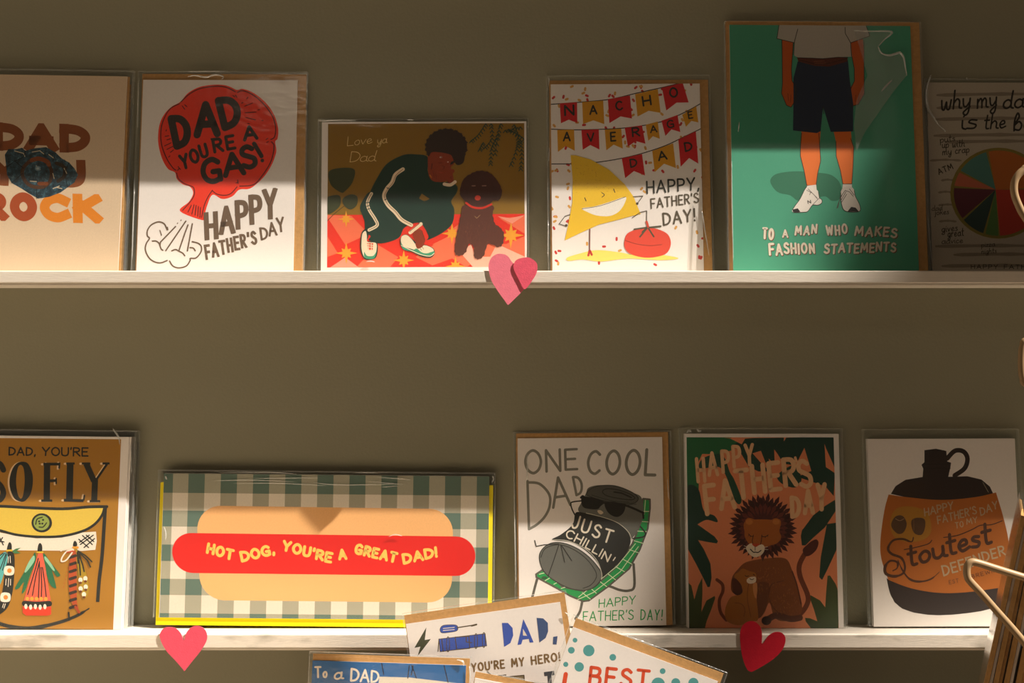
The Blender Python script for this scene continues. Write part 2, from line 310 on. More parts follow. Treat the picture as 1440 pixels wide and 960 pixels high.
# ------------------------------------------------------------------ greeting cards
def homography(src, dst):
    A = [];
    for (x, y), (u, v) in zip(src, dst):
        A.append([x, y, 1, 0, 0, 0, -u * x, -u * y, u]); A.append([0, 0, 0, x, y, 1, -v * x, -v * y, v])
    n = 8
    for i in range(n):
        p = max(range(i, n), key=lambda r: abs(A[r][i])); A[i], A[p] = A[p], A[i]
        for r in range(n):
            if r != i:
                k = A[r][i] / A[i][i]
                for c in range(i, n + 1): A[r][c] -= k * A[i][c]
    h = [A[i][n] / A[i][i] for i in range(n)] + [1]
    def f(p):
        x, y = p; d = h[6] * x + h[7] * y + 1
        return ((h[0] * x + h[1] * y + h[2]) / d, (h[3] * x + h[4] * y + h[5]) / d)
    return f
EPS = 4e-6
class Card:
    """a card standing in the scene: quad = photo pixels of TL, TR, BR, BL of its printed face"""
    def __init__(s, label, quad, base_z=None, b=0.012, lean=4.0, stock='white', thick=0.0006, group=None, zrest=None, depth=None, name='greeting_card', height=None, cat='card'):
        th = math.radians(lean); n = Vector((0, math.cos(th), math.sin(th) * 1.0)); n = Vector((0, math.cos(th), -math.sin(th)))
        if depth is None:       # stands on a ledge
            p0 = Vector((0, -b, base_z))
            bl = hit(quad[3][0], proj((hit_y(quad[3][0], 500, -b).x, -b, base_z))[1], p0, n)
            br = hit(quad[2][0], proj((hit_y(quad[2][0], 500, -b).x, -b, base_z))[1], p0, n)
        else:
            p0 = hit_y(quad[0][0], quad[0][1], -depth)
            bl = hit(*quad[3], p0, n); br = hit(*quad[2], p0, n)
        tl = hit(*quad[0], p0, n); tr = hit(*quad[1], p0, n)
        up = (tl + tr - bl - br).normalized(); rt = (br + tr - bl - tl)
        X = Vector((1, 0, 0)); Zl = n.cross(X) * -1
        if Zl.z < 0: Zl = -Zl
        a1 = math.atan2(rt.dot(Zl), rt.dot(X)); a2 = -math.atan2(up.dot(X), up.dot(Zl))
        roll = (a1 + a2) / 2
        if depth is None: roll = max(-0.016, min(0.016, roll))
        s.roll = -roll
        s.w = ((tr - tl).length + (br - bl).length) / 2; s.h = ((tl - bl).length + (tr - br).length) / 2
        R = Matrix.Rotation(-th, 4, 'X') @ Matrix.Rotation(s.roll, 4, 'Y')
        c = (tl + tr + bl + br) / 4
        if height:
            top = (tl + tr) / 2; upv = (R @ Vector((0, 0, 1))); s.h = height; c = top - upv * height / 2
        loc = c - (R @ Vector((0, 0, s.h / 2)))
        if depth is None:       # lower corner touches the ledge
            low = min((loc + R @ Vector((k * s.w / 2, 0, 0))).z for k in (-1, 1)); loc.z += base_z + 0.0002 - low
        s.quad_px = [proj(loc + R @ Vector((k * s.w / 2, 0, j * s.h))) for k, j in ((-1, 1), (1, 1), (1, 0), (-1, 0))]
        src = [proj(q) for q in (tl, tr, br, bl)]
        s.H = homography(src, [(-s.w / 2, s.h), (s.w / 2, s.h), (s.w / 2, 0), (-s.w / 2, 0)]) if not height else homography(s.quad_px, [(-s.w / 2, s.h), (s.w / 2, s.h), (s.w / 2, 0), (-s.w / 2, 0)])
        s.R = R; s.loc = loc; s.thick = thick; s.sc = s.h / abs(src[3][1] - src[0][1])
        s.root = empty(name, loc); s.root.rotation_euler = R.to_euler()
        tag(s.root, label, cat, group)
        v, f = box_vf(-s.w / 2, s.w / 2, 0, thick, 0, s.h)
        s.stock = mesh('card_stock', v, f, M[stock], s.root)
        s.layers = 1; s.parts = {}; s.cur = None; s.cl = (-s.w / 2, s.w / 2, 0, s.h)
        s.back = thick; s.env = None; s.slv = None
    def clipto(s, quad):        # restrict printing to the picture area inside a margin
        q = [s.H(p) for p in quad]
        s.cl = ((q[0][0] + q[3][0]) / 2, (q[1][0] + q[2][0]) / 2, max(0, (q[2][1] + q[3][1]) / 2), (q[0][1] + q[1][1]) / 2)
        if s.cl[2] < 0.002: s.cl = (s.cl[0], s.cl[1], 0, s.cl[3])
    def part(s, name, label=None, m='ink'):
        s.cur = name
        if name not in s.parts: s.parts[name] = ([], [], [], label, m)
    def add(s, polys, color):
        V, Fc, Cc = s.parts[s.cur][:3]; y = -EPS * s.layers; c = srgb(color)
        for i_, q in enumerate(polys):
            q = clip([s.H(p) for p in q], *s.cl)
            if len(q) < 3: continue
            a = sum(q[i - 1][0] * q[i][1] - q[i][0] * q[i - 1][1] for i in range(len(q)))
            if abs(a) < 1e-10: continue
            if a < 0: q = q[::-1]
            k = len(V); V += [(p[0], y - (i_ % 3) * 1.3e-6, p[1]) for p in q]; Fc.append(tuple(range(k, k + len(q)))); Cc.append(c)
        s.layers += 1
    def poly(s, pts, color, sm=False):
        if sm: pts = smooth(pts, True, 5)
        s.add([pts], color)
    def fill(s, color):
        x0, x1, z0, z1 = s.cl; V, Fc, Cc = s.parts[s.cur][:3]; y = -EPS * s.layers; k = len(V)
        V += [(x0, y, z0), (x1, y, z0), (x1, y, z1), (x0, y, z1)]; Fc.append((k, k + 1, k + 2, k + 3)); Cc.append(srgb(color)); s.layers += 1
    def line(s, pts, w, color, sm=False, closed=False, butt=False, ws=None):
        if sm: pts = smooth(pts, closed, 5)
        s.add(ribbon(pts, w, butt, closed, ws=ws), color)
    def lines(s, lst, w, color, sm=False, butt=False):
        out = []
        for p in lst: out += ribbon(smooth(p) if sm else p, w, butt)
        s.add(out, color)
    def text(s, t, a, b, h, w, color, **k): s.add(text_polys(t, a, b, h, w, **k), color)
    def disc(s, c, rx, ry, color, rot=0, n=24):
        ca, sa = math.cos(rot), math.sin(rot)
        s.add([[(c[0] + rx * math.cos(i * 2 * math.pi / n) * ca - ry * math.sin(i * 2 * math.pi / n) * sa, c[1] + rx * math.cos(i * 2 * math.pi / n) * sa + ry * math.sin(i * 2 * math.pi / n) * ca) for i in range(n)]], color)
    def envelope(s, l, t, r, bt=0.0, m='kraft', gap=0.0003, label=None):
        """margins (px) by which the envelope shows beyond the card at left, top, right; bt lifts or drops its foot"""
        k = s.sc; x0 = -s.w / 2 - l * k; x1 = s.w / 2 + r * k; z0 = -bt * k; z1 = s.h + t * k
        y0 = s.back + gap; y1 = y0 + 0.0005
        v, f = box_vf(x0, x1, y0, y1, z0, z1); s.env = mesh('envelope', v, f, M[m], s.root)
        # folded flap seam on its back
        v2 = [(x0 + .002, y1 + .00015, z1 - .001), (x1 - .002, y1 + .00015, z1 - .001), (0, y1 + .00015, z0 + (z1 - z0) * .45), (x0 + .002, y1, z1 - .001), (x1 - .002, y1, z1 - .001), (0, y1, z0 + (z1 - z0) * .45)]
        mesh('flap', v2, [(0, 1, 2), (5, 4, 3), (0, 3, 4, 1), (1, 4, 5, 2), (2, 5, 3, 0)], M[m], s.env)
        if label: s.env['label'] = label
        s.back = y1 + 0.0002; s.ebox = (x0, x1, z0, z1)
    def sleeve(s, l, t, r, bt=0, amp=0.0003, seed=0, strip=10):
        k = s.sc; x0 = -s.w / 2 - l * k; x1 = s.w / 2 + r * k; z1 = s.h + t * k; z0 = -bt * k
        s.slv = sleeve_mesh(x0, x1, z0, z1, -0.0010 - s.layers * EPS, s.back + 0.0002, amp, seed, strip * k, s.root)
        s.back += 0.0003; return s.slv
    def crease(s, pts, r=0.8):  # ridge in the film, whitened to show as a glint
        q = [s.H(p) for p in smooth(pts, False, 4)]; y = -0.0014 - s.layers * EPS; n = len(q)
        rr = [r * 1.5 * s.sc * (0.25 + 0.75 * math.sin(math.pi * i / (n - 1))) for i in range(n)]
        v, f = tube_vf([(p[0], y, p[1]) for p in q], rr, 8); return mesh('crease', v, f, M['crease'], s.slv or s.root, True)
    def fold(s, pts):           # hazy sheet that paints a fan of reflected light on the film
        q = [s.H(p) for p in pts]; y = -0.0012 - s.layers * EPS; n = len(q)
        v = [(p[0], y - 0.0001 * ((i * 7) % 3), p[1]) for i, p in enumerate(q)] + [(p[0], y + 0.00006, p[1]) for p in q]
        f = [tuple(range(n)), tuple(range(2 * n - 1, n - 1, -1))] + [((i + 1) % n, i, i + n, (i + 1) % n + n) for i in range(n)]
        return mesh('light_fan_haze', v, f, M['seam'], s.slv)
    def done(s):
        for name, (V, Fc, Cc, label, m) in s.parts.items():
            if not V: continue
            o = mesh(name, V, Fc, M[m], s.root)
            if m == 'ink':
                at = o.data.color_attributes.new('ink', 'FLOAT_COLOR', 'CORNER')
                buf = []
                for fc, c in zip(Fc, Cc): buf += list(c) * len(fc)
                at.data.foreach_set('color', buf)
            if label: o['label'] = label
            if name == 'confetti_print': o['kind'] = 'stuff'
    def stack(s, n, labels, group=None, dx=0.0006, pitch=0.0016, env=None):
        """further cards of the same kind standing behind this one, each a thing of its own"""
        nrm = s.R @ Vector((0, 1, 0)); hz = math.radians(0)
        for i in range(1, n + 1):
            off = nrm * ((s.back + 0.0010) * i)
            off.z = 0
            r = s.root.copy(); COL.objects.link(r); r.location = s.loc + Vector((0, off.length, 0)) + Vector((RND.uniform(-dx, dx), 0, 0))
            r['label'] = labels[i - 1] if isinstance(labels, list) else labels
            if group: r['group'] = group
            for ch in (s.stock, s.env, s.slv):
                if ch is None: continue
                c = ch.copy(); COL.objects.link(c); c.parent = r
def sleeve_mesh(x0, x1, z0, z1, yf, yb, amp, seed, strip, parent):
    rr = random.Random(seed); nx = 28
    zs = [z0 + (z1 - strip - z0) * j / 12 for j in range(12)] + [z1 - strip * (1 - j / 8) for j in range(9)]
    waves = [(rr.uniform(60, 260), rr.uniform(60, 260), rr.uniform(0, 6.3), rr.uniform(.3, 1)) for _ in range(7)]
    V, Fc = [], []; nz = len(zs)
    for j, z in enumerate(zs):
        for i in range(nx + 1):
            x = x0 + 0.0007 if i == 1 else x1 - 0.0007 if i == nx - 1 else x0 + (x1 - x0) * i / nx
            d = sum(a * math.sin(p * x + q * z + ph) for p, q, ph, a in waves) / 4
            top = max(0, (z - (z1 - strip)) / strip)
            d2 = math.sin(z * 2600 + math.sin(x * 90 + seed) * 1.5) * (0.9 if top > 0 else 0)
            edge = min(1, min(x - x0, x1 - x) / 0.003)
            y = yf - amp * (0.5 + 0.5 * d) * edge - 0.0002 * d2 * top * edge
            V.append((x, y, z))
    for j in range(nz - 1):
        for i in range(nx):
            a = j * (nx + 1) + i; Fc.append((a, a + 1, a + nx + 2, a + nx + 1))
    k = len(V); V += [(x0, yb, z0), (x1, yb, z0), (x1, yb, z1), (x0, yb, z1)]
    Fc.append((k + 3, k + 2, k + 1, k))
    Fc.append((0, (nz - 1) * (nx + 1), k + 3, k)[::-1]); Fc.append((nx, k + 1, k + 2, nz * (nx + 1) - 1)[::-1])
    Fc.append(tuple([(nz - 1) * (nx + 1) + i for i in range(nx + 1)] + [k + 2, k + 3]))
    o = mesh('clear_sleeve', V, Fc, M['film'], parent)
    o.data.materials.append(M['seam'])
    for i, p in enumerate(o.data.polygons):
        if i < (nz - 1) * nx:
            p.use_smooth = True
            if i % nx in (0, nx - 1) or i // nx >= nz - 2: p.material_index = 1
        elif i > (nz - 1) * nx: p.material_index = 1
    return o
# ------------------------------------------------------------------ the setting
v, f = box_vf(-2.2, 2.2, 0, 0.12, 0, 2.9); tag(mesh('wall_back', v, f, M['wall']), kind='structure')
v, f = box_vf(-2.2, 2.2, -3.0, 0.12, -0.06, 0); tag(mesh('floor', v, f, M['floor']), kind='structure')

LIP_TOP_U = hit_y(720, 380.5, -W).z; LIP_BOT_U = hit_y(720, 398.5, -W).z
LIP_TOP_L = hit_y(720, 891.5, -W).z; LIP_BOT_L = hit_y(720, 912, -W).z
SP = LIP_TOP_U - LIP_TOP_L
LIPH = 0.0045
ZU = LIP_TOP_U - LIPH; ZL = LIP_TOP_L - LIPH
def ledge(label, ztop, lip_h, m):
    r = empty('picture_ledge', (0, 0, ztop - lip_h)); tag(r, label, 'shelf', 'white ledges on the wall')
    zb = 0; zf = lip_h - LIPH
    box('shelf_board', (-1.5, 1.5, -W + 0.004, -0.0003, zb + 0.0012, zf), M['shelf'], r, 0.0003)
    box('front_lip', (-1.5, 1.5, -W, -W + 0.0039, zb + 0.0002, lip_h), m, r, 0.0008)
    box('bottom_bead', (-1.5, 1.5, -W + 0.0012, -W + 0.006, zb - 0.0013, zb + 0.0001), M['shelf'], r, 0.0004)
    return r
ledge('long white picture ledge holding the upper row of cards', LIP_TOP_U, LIP_TOP_U - LIP_BOT_U, M['shelf'])
ledge('long white picture ledge with scuffed lip under the lower row of cards', LIP_TOP_L, LIP_TOP_L - LIP_BOT_L, M['scuffed'])
ledge('white picture ledge above the frame of the photograph', LIP_TOP_U + SP, LIP_TOP_U - LIP_BOT_U, M['shelf'])
# ================================================================== UPPER ROW
# ---- DAD YOU ROCK
r = view(0, 160, 5.65)
c = Card('cream card reading DAD YOU ROCK behind a dark mineral', [(-57, 104), (180, 112), (164, 382), (-82, 382)], ZU, b=0.0125, lean=3.5)
c.part('lettering', 'brown and orange heavy capitals')
c.part('paper_tint'); c.fill('#dcc3a4'); c.part('lettering')
BR = '#8a4a1e'
def rk(t, a, b, h, col, **k): c.text(t, r(a)[0], r(b)[0], h, .33, col, butt=True, gap=.05, slant=-0.03, **k)
rk('DAD', '-40,297', '718,322', 40, BR)
rk('YOU', '-75,575', '685,595', 39, BR)
c.text('RO', r('-130,858')[0], r('300,862')[0], 41, .33, '#a8481a', butt=True, gap=.08, slant=-.03)
c.text('CK', r('320,866')[0], r('808,876')[0], 41, .33, '#e0851c', butt=True, gap=.08, slant=-.03)
c.part('mineral_picture', 'dark blue glittering rock', 'rock')
c.poly(r('50,330 80,285 150,285 190,275 215,300 290,280 380,272 430,300 455,315 500,360 560,395 600,440 628,490 600,550 545,590 490,630 400,665 310,680 240,640 180,600 100,555 65,490 60,430'), '#20303a')
c.part('mineral_markings')
c.line(r('270,370 200,430 190,500 240,570 330,590 400,550 420,470 390,400 330,365'), 5, '#4a2a10', sm=True, closed=True)
c.line(r('265,375 320,362 385,385 400,410'), 6, '#7a3c10', sm=True)
c.line(r('320,560 380,560'), 5, '#7a3c10'); c.line(r('460,400 520,430 520,500 470,540'), 5, '#3a2814', sm=True)
for a in ('130,300 200,320 210,345', '270,310 330,300 360,325', '400,330 440,360', '300,420 330,450', '250,540 300,545', '430,600 480,580', '460,590 500,600', '520,440 540,480', '430,480 440,520'):
    c.line(r(a), 1.2, '#c8b89c', sm=False)
for a in ('215,300 200,350 130,380', '455,315 430,390', '560,395 520,470 545,590', '100,555 190,480', '300,680 300,600', '60,430 130,380 200,440'):
    c.line(r(a), .8, '#0c1418')
c.disc(r('312,440')[0], 4, 3.5, '#6f8690'); c.disc(r('312,440')[0], 2, 1.8, '#9fb0b4')
c.done()
c.envelope(0, 0, 3, 0, 'kraft'); c.sleeve(6, 8, 9, amp=.0003, seed=1)
c.stack(2, ['second card of the stack behind DAD YOU ROCK, showing only its sleeve edge', 'rearmost card of the stack behind DAD YOU ROCK, against the wall'])

# ---- DAD YOU'RE A GAS
g = view(210, 110, 6); g2 = view(200, 260, 6.545); gf = view(180, 80, 3)
c = Card("white card with a red whoopee cushion reading DAD YOU'RE A GAS", [(201.5, 112), (417.7, 114.5), (412.8, 382), (191, 382)], ZU, b=0.0125, lean=4)
c.part('cushion_drawing', 'red whoopee cushion')
RED = '#e8221c'
c.poly(g('262,200 330,125 430,75 560,58 660,68 738,103 790,95 880,130 980,210 1050,310 1085,420 1083,510 1062,540 1072,620 1040,720 980,820 900,900') + px('350,266 337,267 327,276.5 313,280 299.5,274 292,289 288,304 284.8,309.7 253.5,297 266,284 272,272 268,263 258,259.5') + g('235,850 218,795 160,765 110,680 80,570 75,480 90,380 130,300 190,240'), '#ef3a20', sm=True)
DK = '#372e29'; DL = '#5c1a12'
c.lines([g('268,200 340,135 430,90 560,72 650,82 725,118'), g('745,125 790,110 880,150 970,230 1040,330 1065,430 1055,500 1025,520'),
         g('1030,540 1052,570 1045,640 1020,720 950,830 880,900 765,912'), g('255,215 180,255 130,330 100,430 105,560 150,680 200,755 225,775')], 1.5, DL, sm=True)
c.lines([g('232,800 250,850 300,890 365,915') + g2('480,40 482,90 450,150 375,235'), g2('650,50 610,110 575,190 550,300'), g2('650,55 690,85 760,97 820,80 875,20'), ], 1.3, DL, sm=True)
c.lines([g2(a) for a in ('455,190 425,250', '480,185 460,270', '500,190 490,280', '520,200 515,290', '540,210 535,300')] +
        [g(a) for a in ('280,235 300,262', '300,225 318,240', '705,150 720,160', '728,148 738,165', '790,210 780,215', '830,165 822,180', '805,240 870,215', '810,295 900,290', '815,335 895,355', '930,270 915,272', '960,360 950,362', '830,385 845,388',
                        '145,435 143,445', '135,490 165,485', '150,520 180,510', '130,570 185,545', '150,600 200,575', '180,625 205,605', '165,665 175,655', '245,745 265,770', '255,760 240,778', '985,520 1000,510', '990,545 1005,538', '735,885 750,880', '748,860 752,890')], 1.3, DL)
c.part('lettering', 'dark hand-drawn capitals')
def L(t, a, b, h, w, rot, col=DK, V=g, **k): c.text(t, V(a)[0], V(b)[0], h, w, col, rot=rot, **k)
L('D', '215,625', '375,560', 50, .21, 12); L('A', '378,530', '605,480', 52, .2, 3); L('D', '620,465', '800,400', 49, .21, 14)
L('YOU', '282,788', '512,655', (23, 21), .2, 16, gap=.05); L('RE', '545,640', '740,600', 22, .2, 10); L("'", '520,545', '532,540', 6, .4, 0)
L('A', '800,560', '918,500', 22, .22, 8)
L('GA', '455,925', '820,800', (40, 34), .2, 8, gap=.0); L('S', '790,800', '925,745', 36, .2, 12)
c.line(g('885,555 948,660'), 6, DK); c.disc(g('955,697')[0], 2.6, 2.6, DK)
BN = '#6f5a48'
c.text('HAPPY', g2('590,528')[0], g2('1262,295')[0], (39, 44), .17, BN, rot=6, gap=.03, slant=.06, butt=True)
c.text("FATHER'S", g2('590,700')[0], g2('1068,545')[0], (22, 20), .17, BN, rot=8, gap=.05, butt=True)
c.text("DAY", g2('1100,525')[0], g2('1320,420')[0], (18, 22), .15, BN, rot=8, gap=.05, butt=True)
c.part('puff_drawing', 'brown outlined puff of air')
c.lines([g2('232,415 205,360 150,342 85,370 50,420 48,470 68,495 40,540 30,600 60,670 110,710 170,722 232,700'), g2('95,520 130,520 160,545 175,590 192,605'),
         g2('255,705 285,750 340,768 410,750 445,700 448,680 500,675 545,620 548,570 520,540 465,525'), g2('275,610 310,598 340,612 375,630 395,655'), g2('445,580 475,585 492,608')], 2.0, BN, sm=True)
c.lines([g2('310,385 170,530 165,560'), g2('405,335 220,608'), g2('425,370 395,450 340,612'), g2('465,360 420,610')], 2.0, BN)
c.lines([g2('362,325 358,330'), g2('330,352 326,358'), g2('165,420 180,465'), g2('235,390 240,415')], 1.4, BN)
c.done()
c.envelope(2, 9, 12); c.sleeve(7, 12, 14, seed=2, strip=14)
c.crease(gf('255,88 285,82 330,90 370,80 405,88 395,100'), .9); c.crease(gf('240,66 420,66'), .5); c.crease(gf('30,560 24,700 20,860'), .5); c.crease(gf('48,100 42,300'), .4)
c.stack(1, ["spare copy standing right behind the whoopee cushion card"])

# ---- crouching figure and dog
w = view(440, 150, 3.31); w1 = view(500, 170, 8); w2 = view(500, 270, 5.54); w3 = view(450, 165, 8)
c = Card('landscape card with a person in a dark green tracksuit crouching beside a brown dog', [(453.6, 171.5), (737.8, 172.7), (743.5, 382), (450, 382)], ZU, b=0.0062, lean=2)
c.clipto([(463.4, 174), (736, 175), (739, 376), (458, 376)])
c.part('printed_ground'); c.fill('#8c6818')
c.poly(w('40,500 1000,500 1000,760 40,760'), '#e8311c')
for a in ('60,500 180,505 260,590 150,640', '300,640 400,700 350,760 200,750', '60,590 60,700 115,680', '480,700 560,740 700,690 600,620', '620,590 720,520 820,560 690,640', '870,520 1000,510 1000,600', '560,640 640,600 800,690 720,750 640,700', '880,650 1000,600 1000,760 830,760', '700,700 780,640 900,640 960,740 780,760'):
    c.poly(w(a), '#f2724e')
for a in ('860,510 920,520 990,505 930,545', '150,700 60,760 230,760'): c.poly(w(a), '#f59a80')
c.poly(w('690,680 740,640 760,700 830,700 860,640 990,700 1000,760 760,760'), '#f6b8a0')
for cx, cy, R in ((155, 680, 52), (155, 520, 40), (425, 715, 50), (925, 600, 62), (650, 590, 50), (668, 745, 48)):
    pts = []
    for k in range(16):
        a = k * math.pi / 8; rr = R * (1 if k % 4 == 0 else .62 if k % 2 == 0 else .36); pts.append(((cx + rr * math.sin(a)) / 3.31 + 440, (cy - rr * math.cos(a)) / 3.31 + 150))
    c.poly(pts, '#efa32c')
c.part('plant_drawing', 'dark leaves')
c.poly(w('75,300 130,282 195,290 185,350 150,390 130,395 85,360'), '#3c4226', sm=True)
c.poly(w('62,425 100,408 128,415 125,460 80,495 62,480'), '#3c4226', sm=True)
c.poly(w('140,425 175,405 207,415 205,455 175,475 145,455'), '#3c4226', sm=True)
c.line(w('145,460 100,495 65,530'), .8, '#3c3416', sm=True)
lf = []
for st in ('735,160 770,130 800,85', '800,190 830,150 825,85', '775,200 790,170', '825,265 830,200 850,150 870,85', '845,220 860,130', '905,110 945,130 985,160', '920,270 945,200 950,150 930,90', '965,290 968,220 960,160', '890,115 960,100'):
    p = smooth(w(st), False, 8); lf += ribbon(p, .5)
    for i, q in enumerate(p[::2]):
        for sg in (-1, 1): lf += ribbon([q, (q[0] + sg * 2.6, q[1] + 3.4)], 1.3)
c.add(lf, '#31452e')
c.part('person_drawing', 'crouching person in a dark green tracksuit with white stripes')
GR = '#17362b'; SK = '#8c3516'; SK2 = '#6e2610'
c.poly(w('420,225 345,265 300,330 265,400 250,460 225,450 222,480 240,520 245,580 270,600 262,620 320,635 400,610 430,560 500,540 540,600 535,620 600,590 650,545 660,480 645,440 670,400 672,370 640,350 610,350 560,330 535,300 535,235 480,222'), GR, sm=True)
c.poly(w('265,395 235,430 222,470 245,540 262,590 300,560 300,430'), GR, sm=True)
c.poly(w('495,425 508,403 545,428 520,440'), '#8c6818')
c.line(w('430,480 480,440 560,440 620,460'), .6, '#0f261e', sm=True); c.line(w('560,370 600,440 560,500'), .6, '#0f261e', sm=True)
c.poly(w('535,215 540,180 600,170 690,200 640,225 640,270 655,345 620,345 610,330 575,350 540,320'), SK, sm=True)
c.line(w('620,300 640,350'), 7, SK2); c.line(w('650,262 625,290 618,330'), 5, SK, sm=True)
pts = []
for k in range(120):
    a = k * 2 * math.pi / 120; rr = 1 + .03 * math.sin(k * 5.1) + .03 * math.sin(k * 9.7)
    pts.append((w('620,190')[0][0] + 29.5 * rr * math.cos(a), w('623,188')[0][1] + 25 * rr * math.sin(a)))
c.poly(pts, '#30211a')
c.poly(w('545,222 575,212 640,225 655,250 640,262 640,300 620,345 575,348 545,325 538,290'), SK, sm=True)
c.poly(w('640,205 700,215 700,260 670,272 650,240'), '#30211a', sm=True)
c.line(w('555,265 552,290'), .9, '#3a140a'); c.line(w('585,262 600,262'), .6, '#3a140a'); c.disc(w('595,236')[0], 1.6, 1.1, '#d8b9a0'); c.disc(w('596,236')[0], .8, .8, '#20100a')
c.disc(w('628,258')[0], 1.1, .7, '#d8b9a0'); c.line(w('600,275 612,282 604,292'), .5, '#4a1a0c', sm=True); c.line(w('588,305 604,308'), .9, '#a83820')
c.line(w('545,318 552,328'), 1.6, '#c07018'); c.lines([w('560,300 566,330'), w('572,312 576,335')], .5, '#5e200e')
c.line(w('650,300 630,325 640,345'), 5.5, SK, sm=True)
c.line(w('612,360 640,364 662,350'), 4.5, '#ead2b4', sm=True)
WH = '#ecd6b4'
c.line(w('420,290 385,315 370,350 345,380 332,415 350,455 385,490 415,525 460,550'), 5.2, WH, sm=True)
c.line(w('420,290 388,318 373,352 348,383 335,417 352,455 387,488 415,522 460,548'), .7, '#7a3a1c', sm=True)
c.line(w('274,402 256,440 262,475 290,520 300,550 262,572'), 4.4, WH, sm=True); c.line(w('274,402 256,440 262,475 290,520 300,550 262,572'), .7, GR, sm=True)
for a in ('345,375 362,382', '335,432 350,425', '248,445 268,442', '250,462 268,455', '256,475 272,470'): c.line(w(a), 1.1, GR)
c.line(w('455,585 505,545'), 5, WH); c.line(w('452,580 498,542'), .8, '#7a3a1c')
c.poly(w2('450,320 510,290 545,370 540,395 520,420 495,440 480,400'), SK, sm=True); c.line(w2('520,300 545,370'), .7, SK2)
c.part('shoe_drawing', 'white and green trainers')
c.poly(w2('50,310 80,285 100,310 100,350 90,380 165,390 175,450 160,510 120,525 70,520 40,460 38,380'), '#17362b', sm=True)
c.poly(w2('55,320 80,300 90,340 95,385 160,395 165,450 145,510 100,520 65,500 48,440 48,370'), '#eedfc2', sm=True)
c.poly(w2('70,465 90,495 140,495 165,460 150,512 110,522 70,505'), '#3f9a76', sm=True)
c.poly(w2('90,395 140,395 135,450 100,450'), '#e05a3c'); c.lines([w2('90,405 140,415'), w2('92,425 138,430'), w2('100,400 105,480'), w2('125,400 125,480'), w2('60,340 70,440')], 1, '#eedfc2')
c.poly(w2('360,345 400,330 440,360 490,400 560,415 610,440 622,480 590,512 520,505 450,470 380,450 350,400'), '#17362b', sm=True)
c.poly(w2('362,345 400,333 440,365 470,405 500,420 545,415 590,430 615,455 600,490 540,490 460,450 385,425 358,390'), '#eedfc2', sm=True)
c.poly(w2('355,395 385,430 450,450 480,440 520,470 560,478 618,462 612,490 575,500 500,488 440,462 375,445'), '#3f9a76', sm=True)
c.line(w2('360,415 440,455 520,490 585,500 618,478'), 1, '#eedfc2', sm=True); c.lines([w2('520,420 535,445'), w2('500,430 520,455')], .7, '#8a7a5c'); c.poly(w2('470,395 500,400 540,400 520,430 485,440'), SK, sm=True)
c.part('dog_drawing', 'brown curly dog with a red collar')
DG = '#44221a'
pts = []
body = smooth(w('712,455 692,500 680,560 668,620 664,680 685,695 715,680 730,640 752,655 755,700 775,712 800,695 820,640 865,655 888,640 892,590 870,560 850,545 838,500 835,460'), True, 6)
for i, p in enumerate(body): pts.append((p[0] + .5 * math.sin(i * 2.1), p[1] + .5 * math.cos(i * 1.7)))
c.poly(pts, '#5a2f22')
hd = smooth(w('700,430 684,400 700,340 740,310 780,300 825,312 860,350 880,395 868,435 840,438 820,455 770,462 730,455'), True, 6)
c.poly([(p[0] + .5 * math.sin(i * 2.3), p[1] + .5 * math.cos(i * 1.9)) for i, p in enumerate(hd)], DG)
c.line(w('740,330 722,380 722,430'), .5, '#2e1510', sm=True); c.line(w('825,335 842,380 842,425'), .5, '#2e1510', sm=True)
c.line(w('715,448 745,468 790,472 832,455'), 2.8, '#d3301a', sm=True); c.disc(w('768,425')[0], 4.2, 3.6, '#e0442e'); c.lines([w('740,369 756,369'), w('788,369 806,369')], .8, '#b58a78')
c.lines([w('755,510 765,520'), w('765,520 780,505')], .6, '#b08a60')
fur = []
for k in range(150):
    x = RND.uniform(672, 880); y = RND.uniform(520, 680)
    if (x - 780) ** 2 / 105 ** 2 + (y - 600) ** 2 / 85 ** 2 < 1 and not (725 < x < 750 and y > 640) and not (820 < x and y > 640): fur += ribbon(w('%f,%f %f,%f' % (x, y, x + RND.uniform(-2, 2), y + 7)), .45)
c.add(fur, '#7a4634')
c.part('foil_lettering', 'gold foil script', 'foil')
c.text('Love', w3('320,320')[0], w3('600,290')[0], 13, .05, '#ffffff', slant=.2, gap=.05); c.text('ya', w3('655,300')[0], w3('765,288')[0], 12, .06, '#ffffff', slant=.2, gap=.05)
c.text('Dad', w3('350,500')[0], w3('640,490')[0], 15, .05, '#ffffff', slant=.2, gap=.05)
c.done(); c.cl = (-c.w / 2, c.w / 2, 0, c.h)
c.sleeve(5, 4, 3, amp=.0002, seed=3, strip=5); c.crease(w('30,66 60,68 90,66 210,66'), .7); c.crease(w('440,66 470,67'), .5); c.crease(w('250,722 270,720 290,724'), .6)

# ---- NACHO AVERAGE DAD
n = view(750, 90, 3.1)
c = Card('white card with letter bunting reading NACHO AVERAGE DAD over a smiling tortilla chip', [(773, 117.4), (981.6, 120.6), (992.6, 382), (778.4, 382)], ZU, b=0.0115, lean=4)
c.part('confetti_print', 'small red and yellow specks'); c.stuff = 'confetti_print'
conf = [[], []]; rc = random.Random(5)
for k in range(210):
    x = rc.uniform(80, 745); y = rc.uniform(95, 880)
    if 170 < x < 470 and 380 < y < 760 or 400 < x < 610 and 660 < y < 850 or 490 < x < 725 and 490 < y < 710: continue
    a = rc.uniform(0, 3.1); conf[k % 2] += ribbon([(750 + (x + 4 * math.cos(a)) / 3.1, 90 + (y + 4 * math.sin(a)) / 3.1), (750 + (x - 4 * math.cos(a)) / 3.1, 90 + (y - 4 * math.sin(a)) / 3.1)], 3.2)
c.add(conf[0], '#c93a35'); c.add(conf[1], '#d8a050')
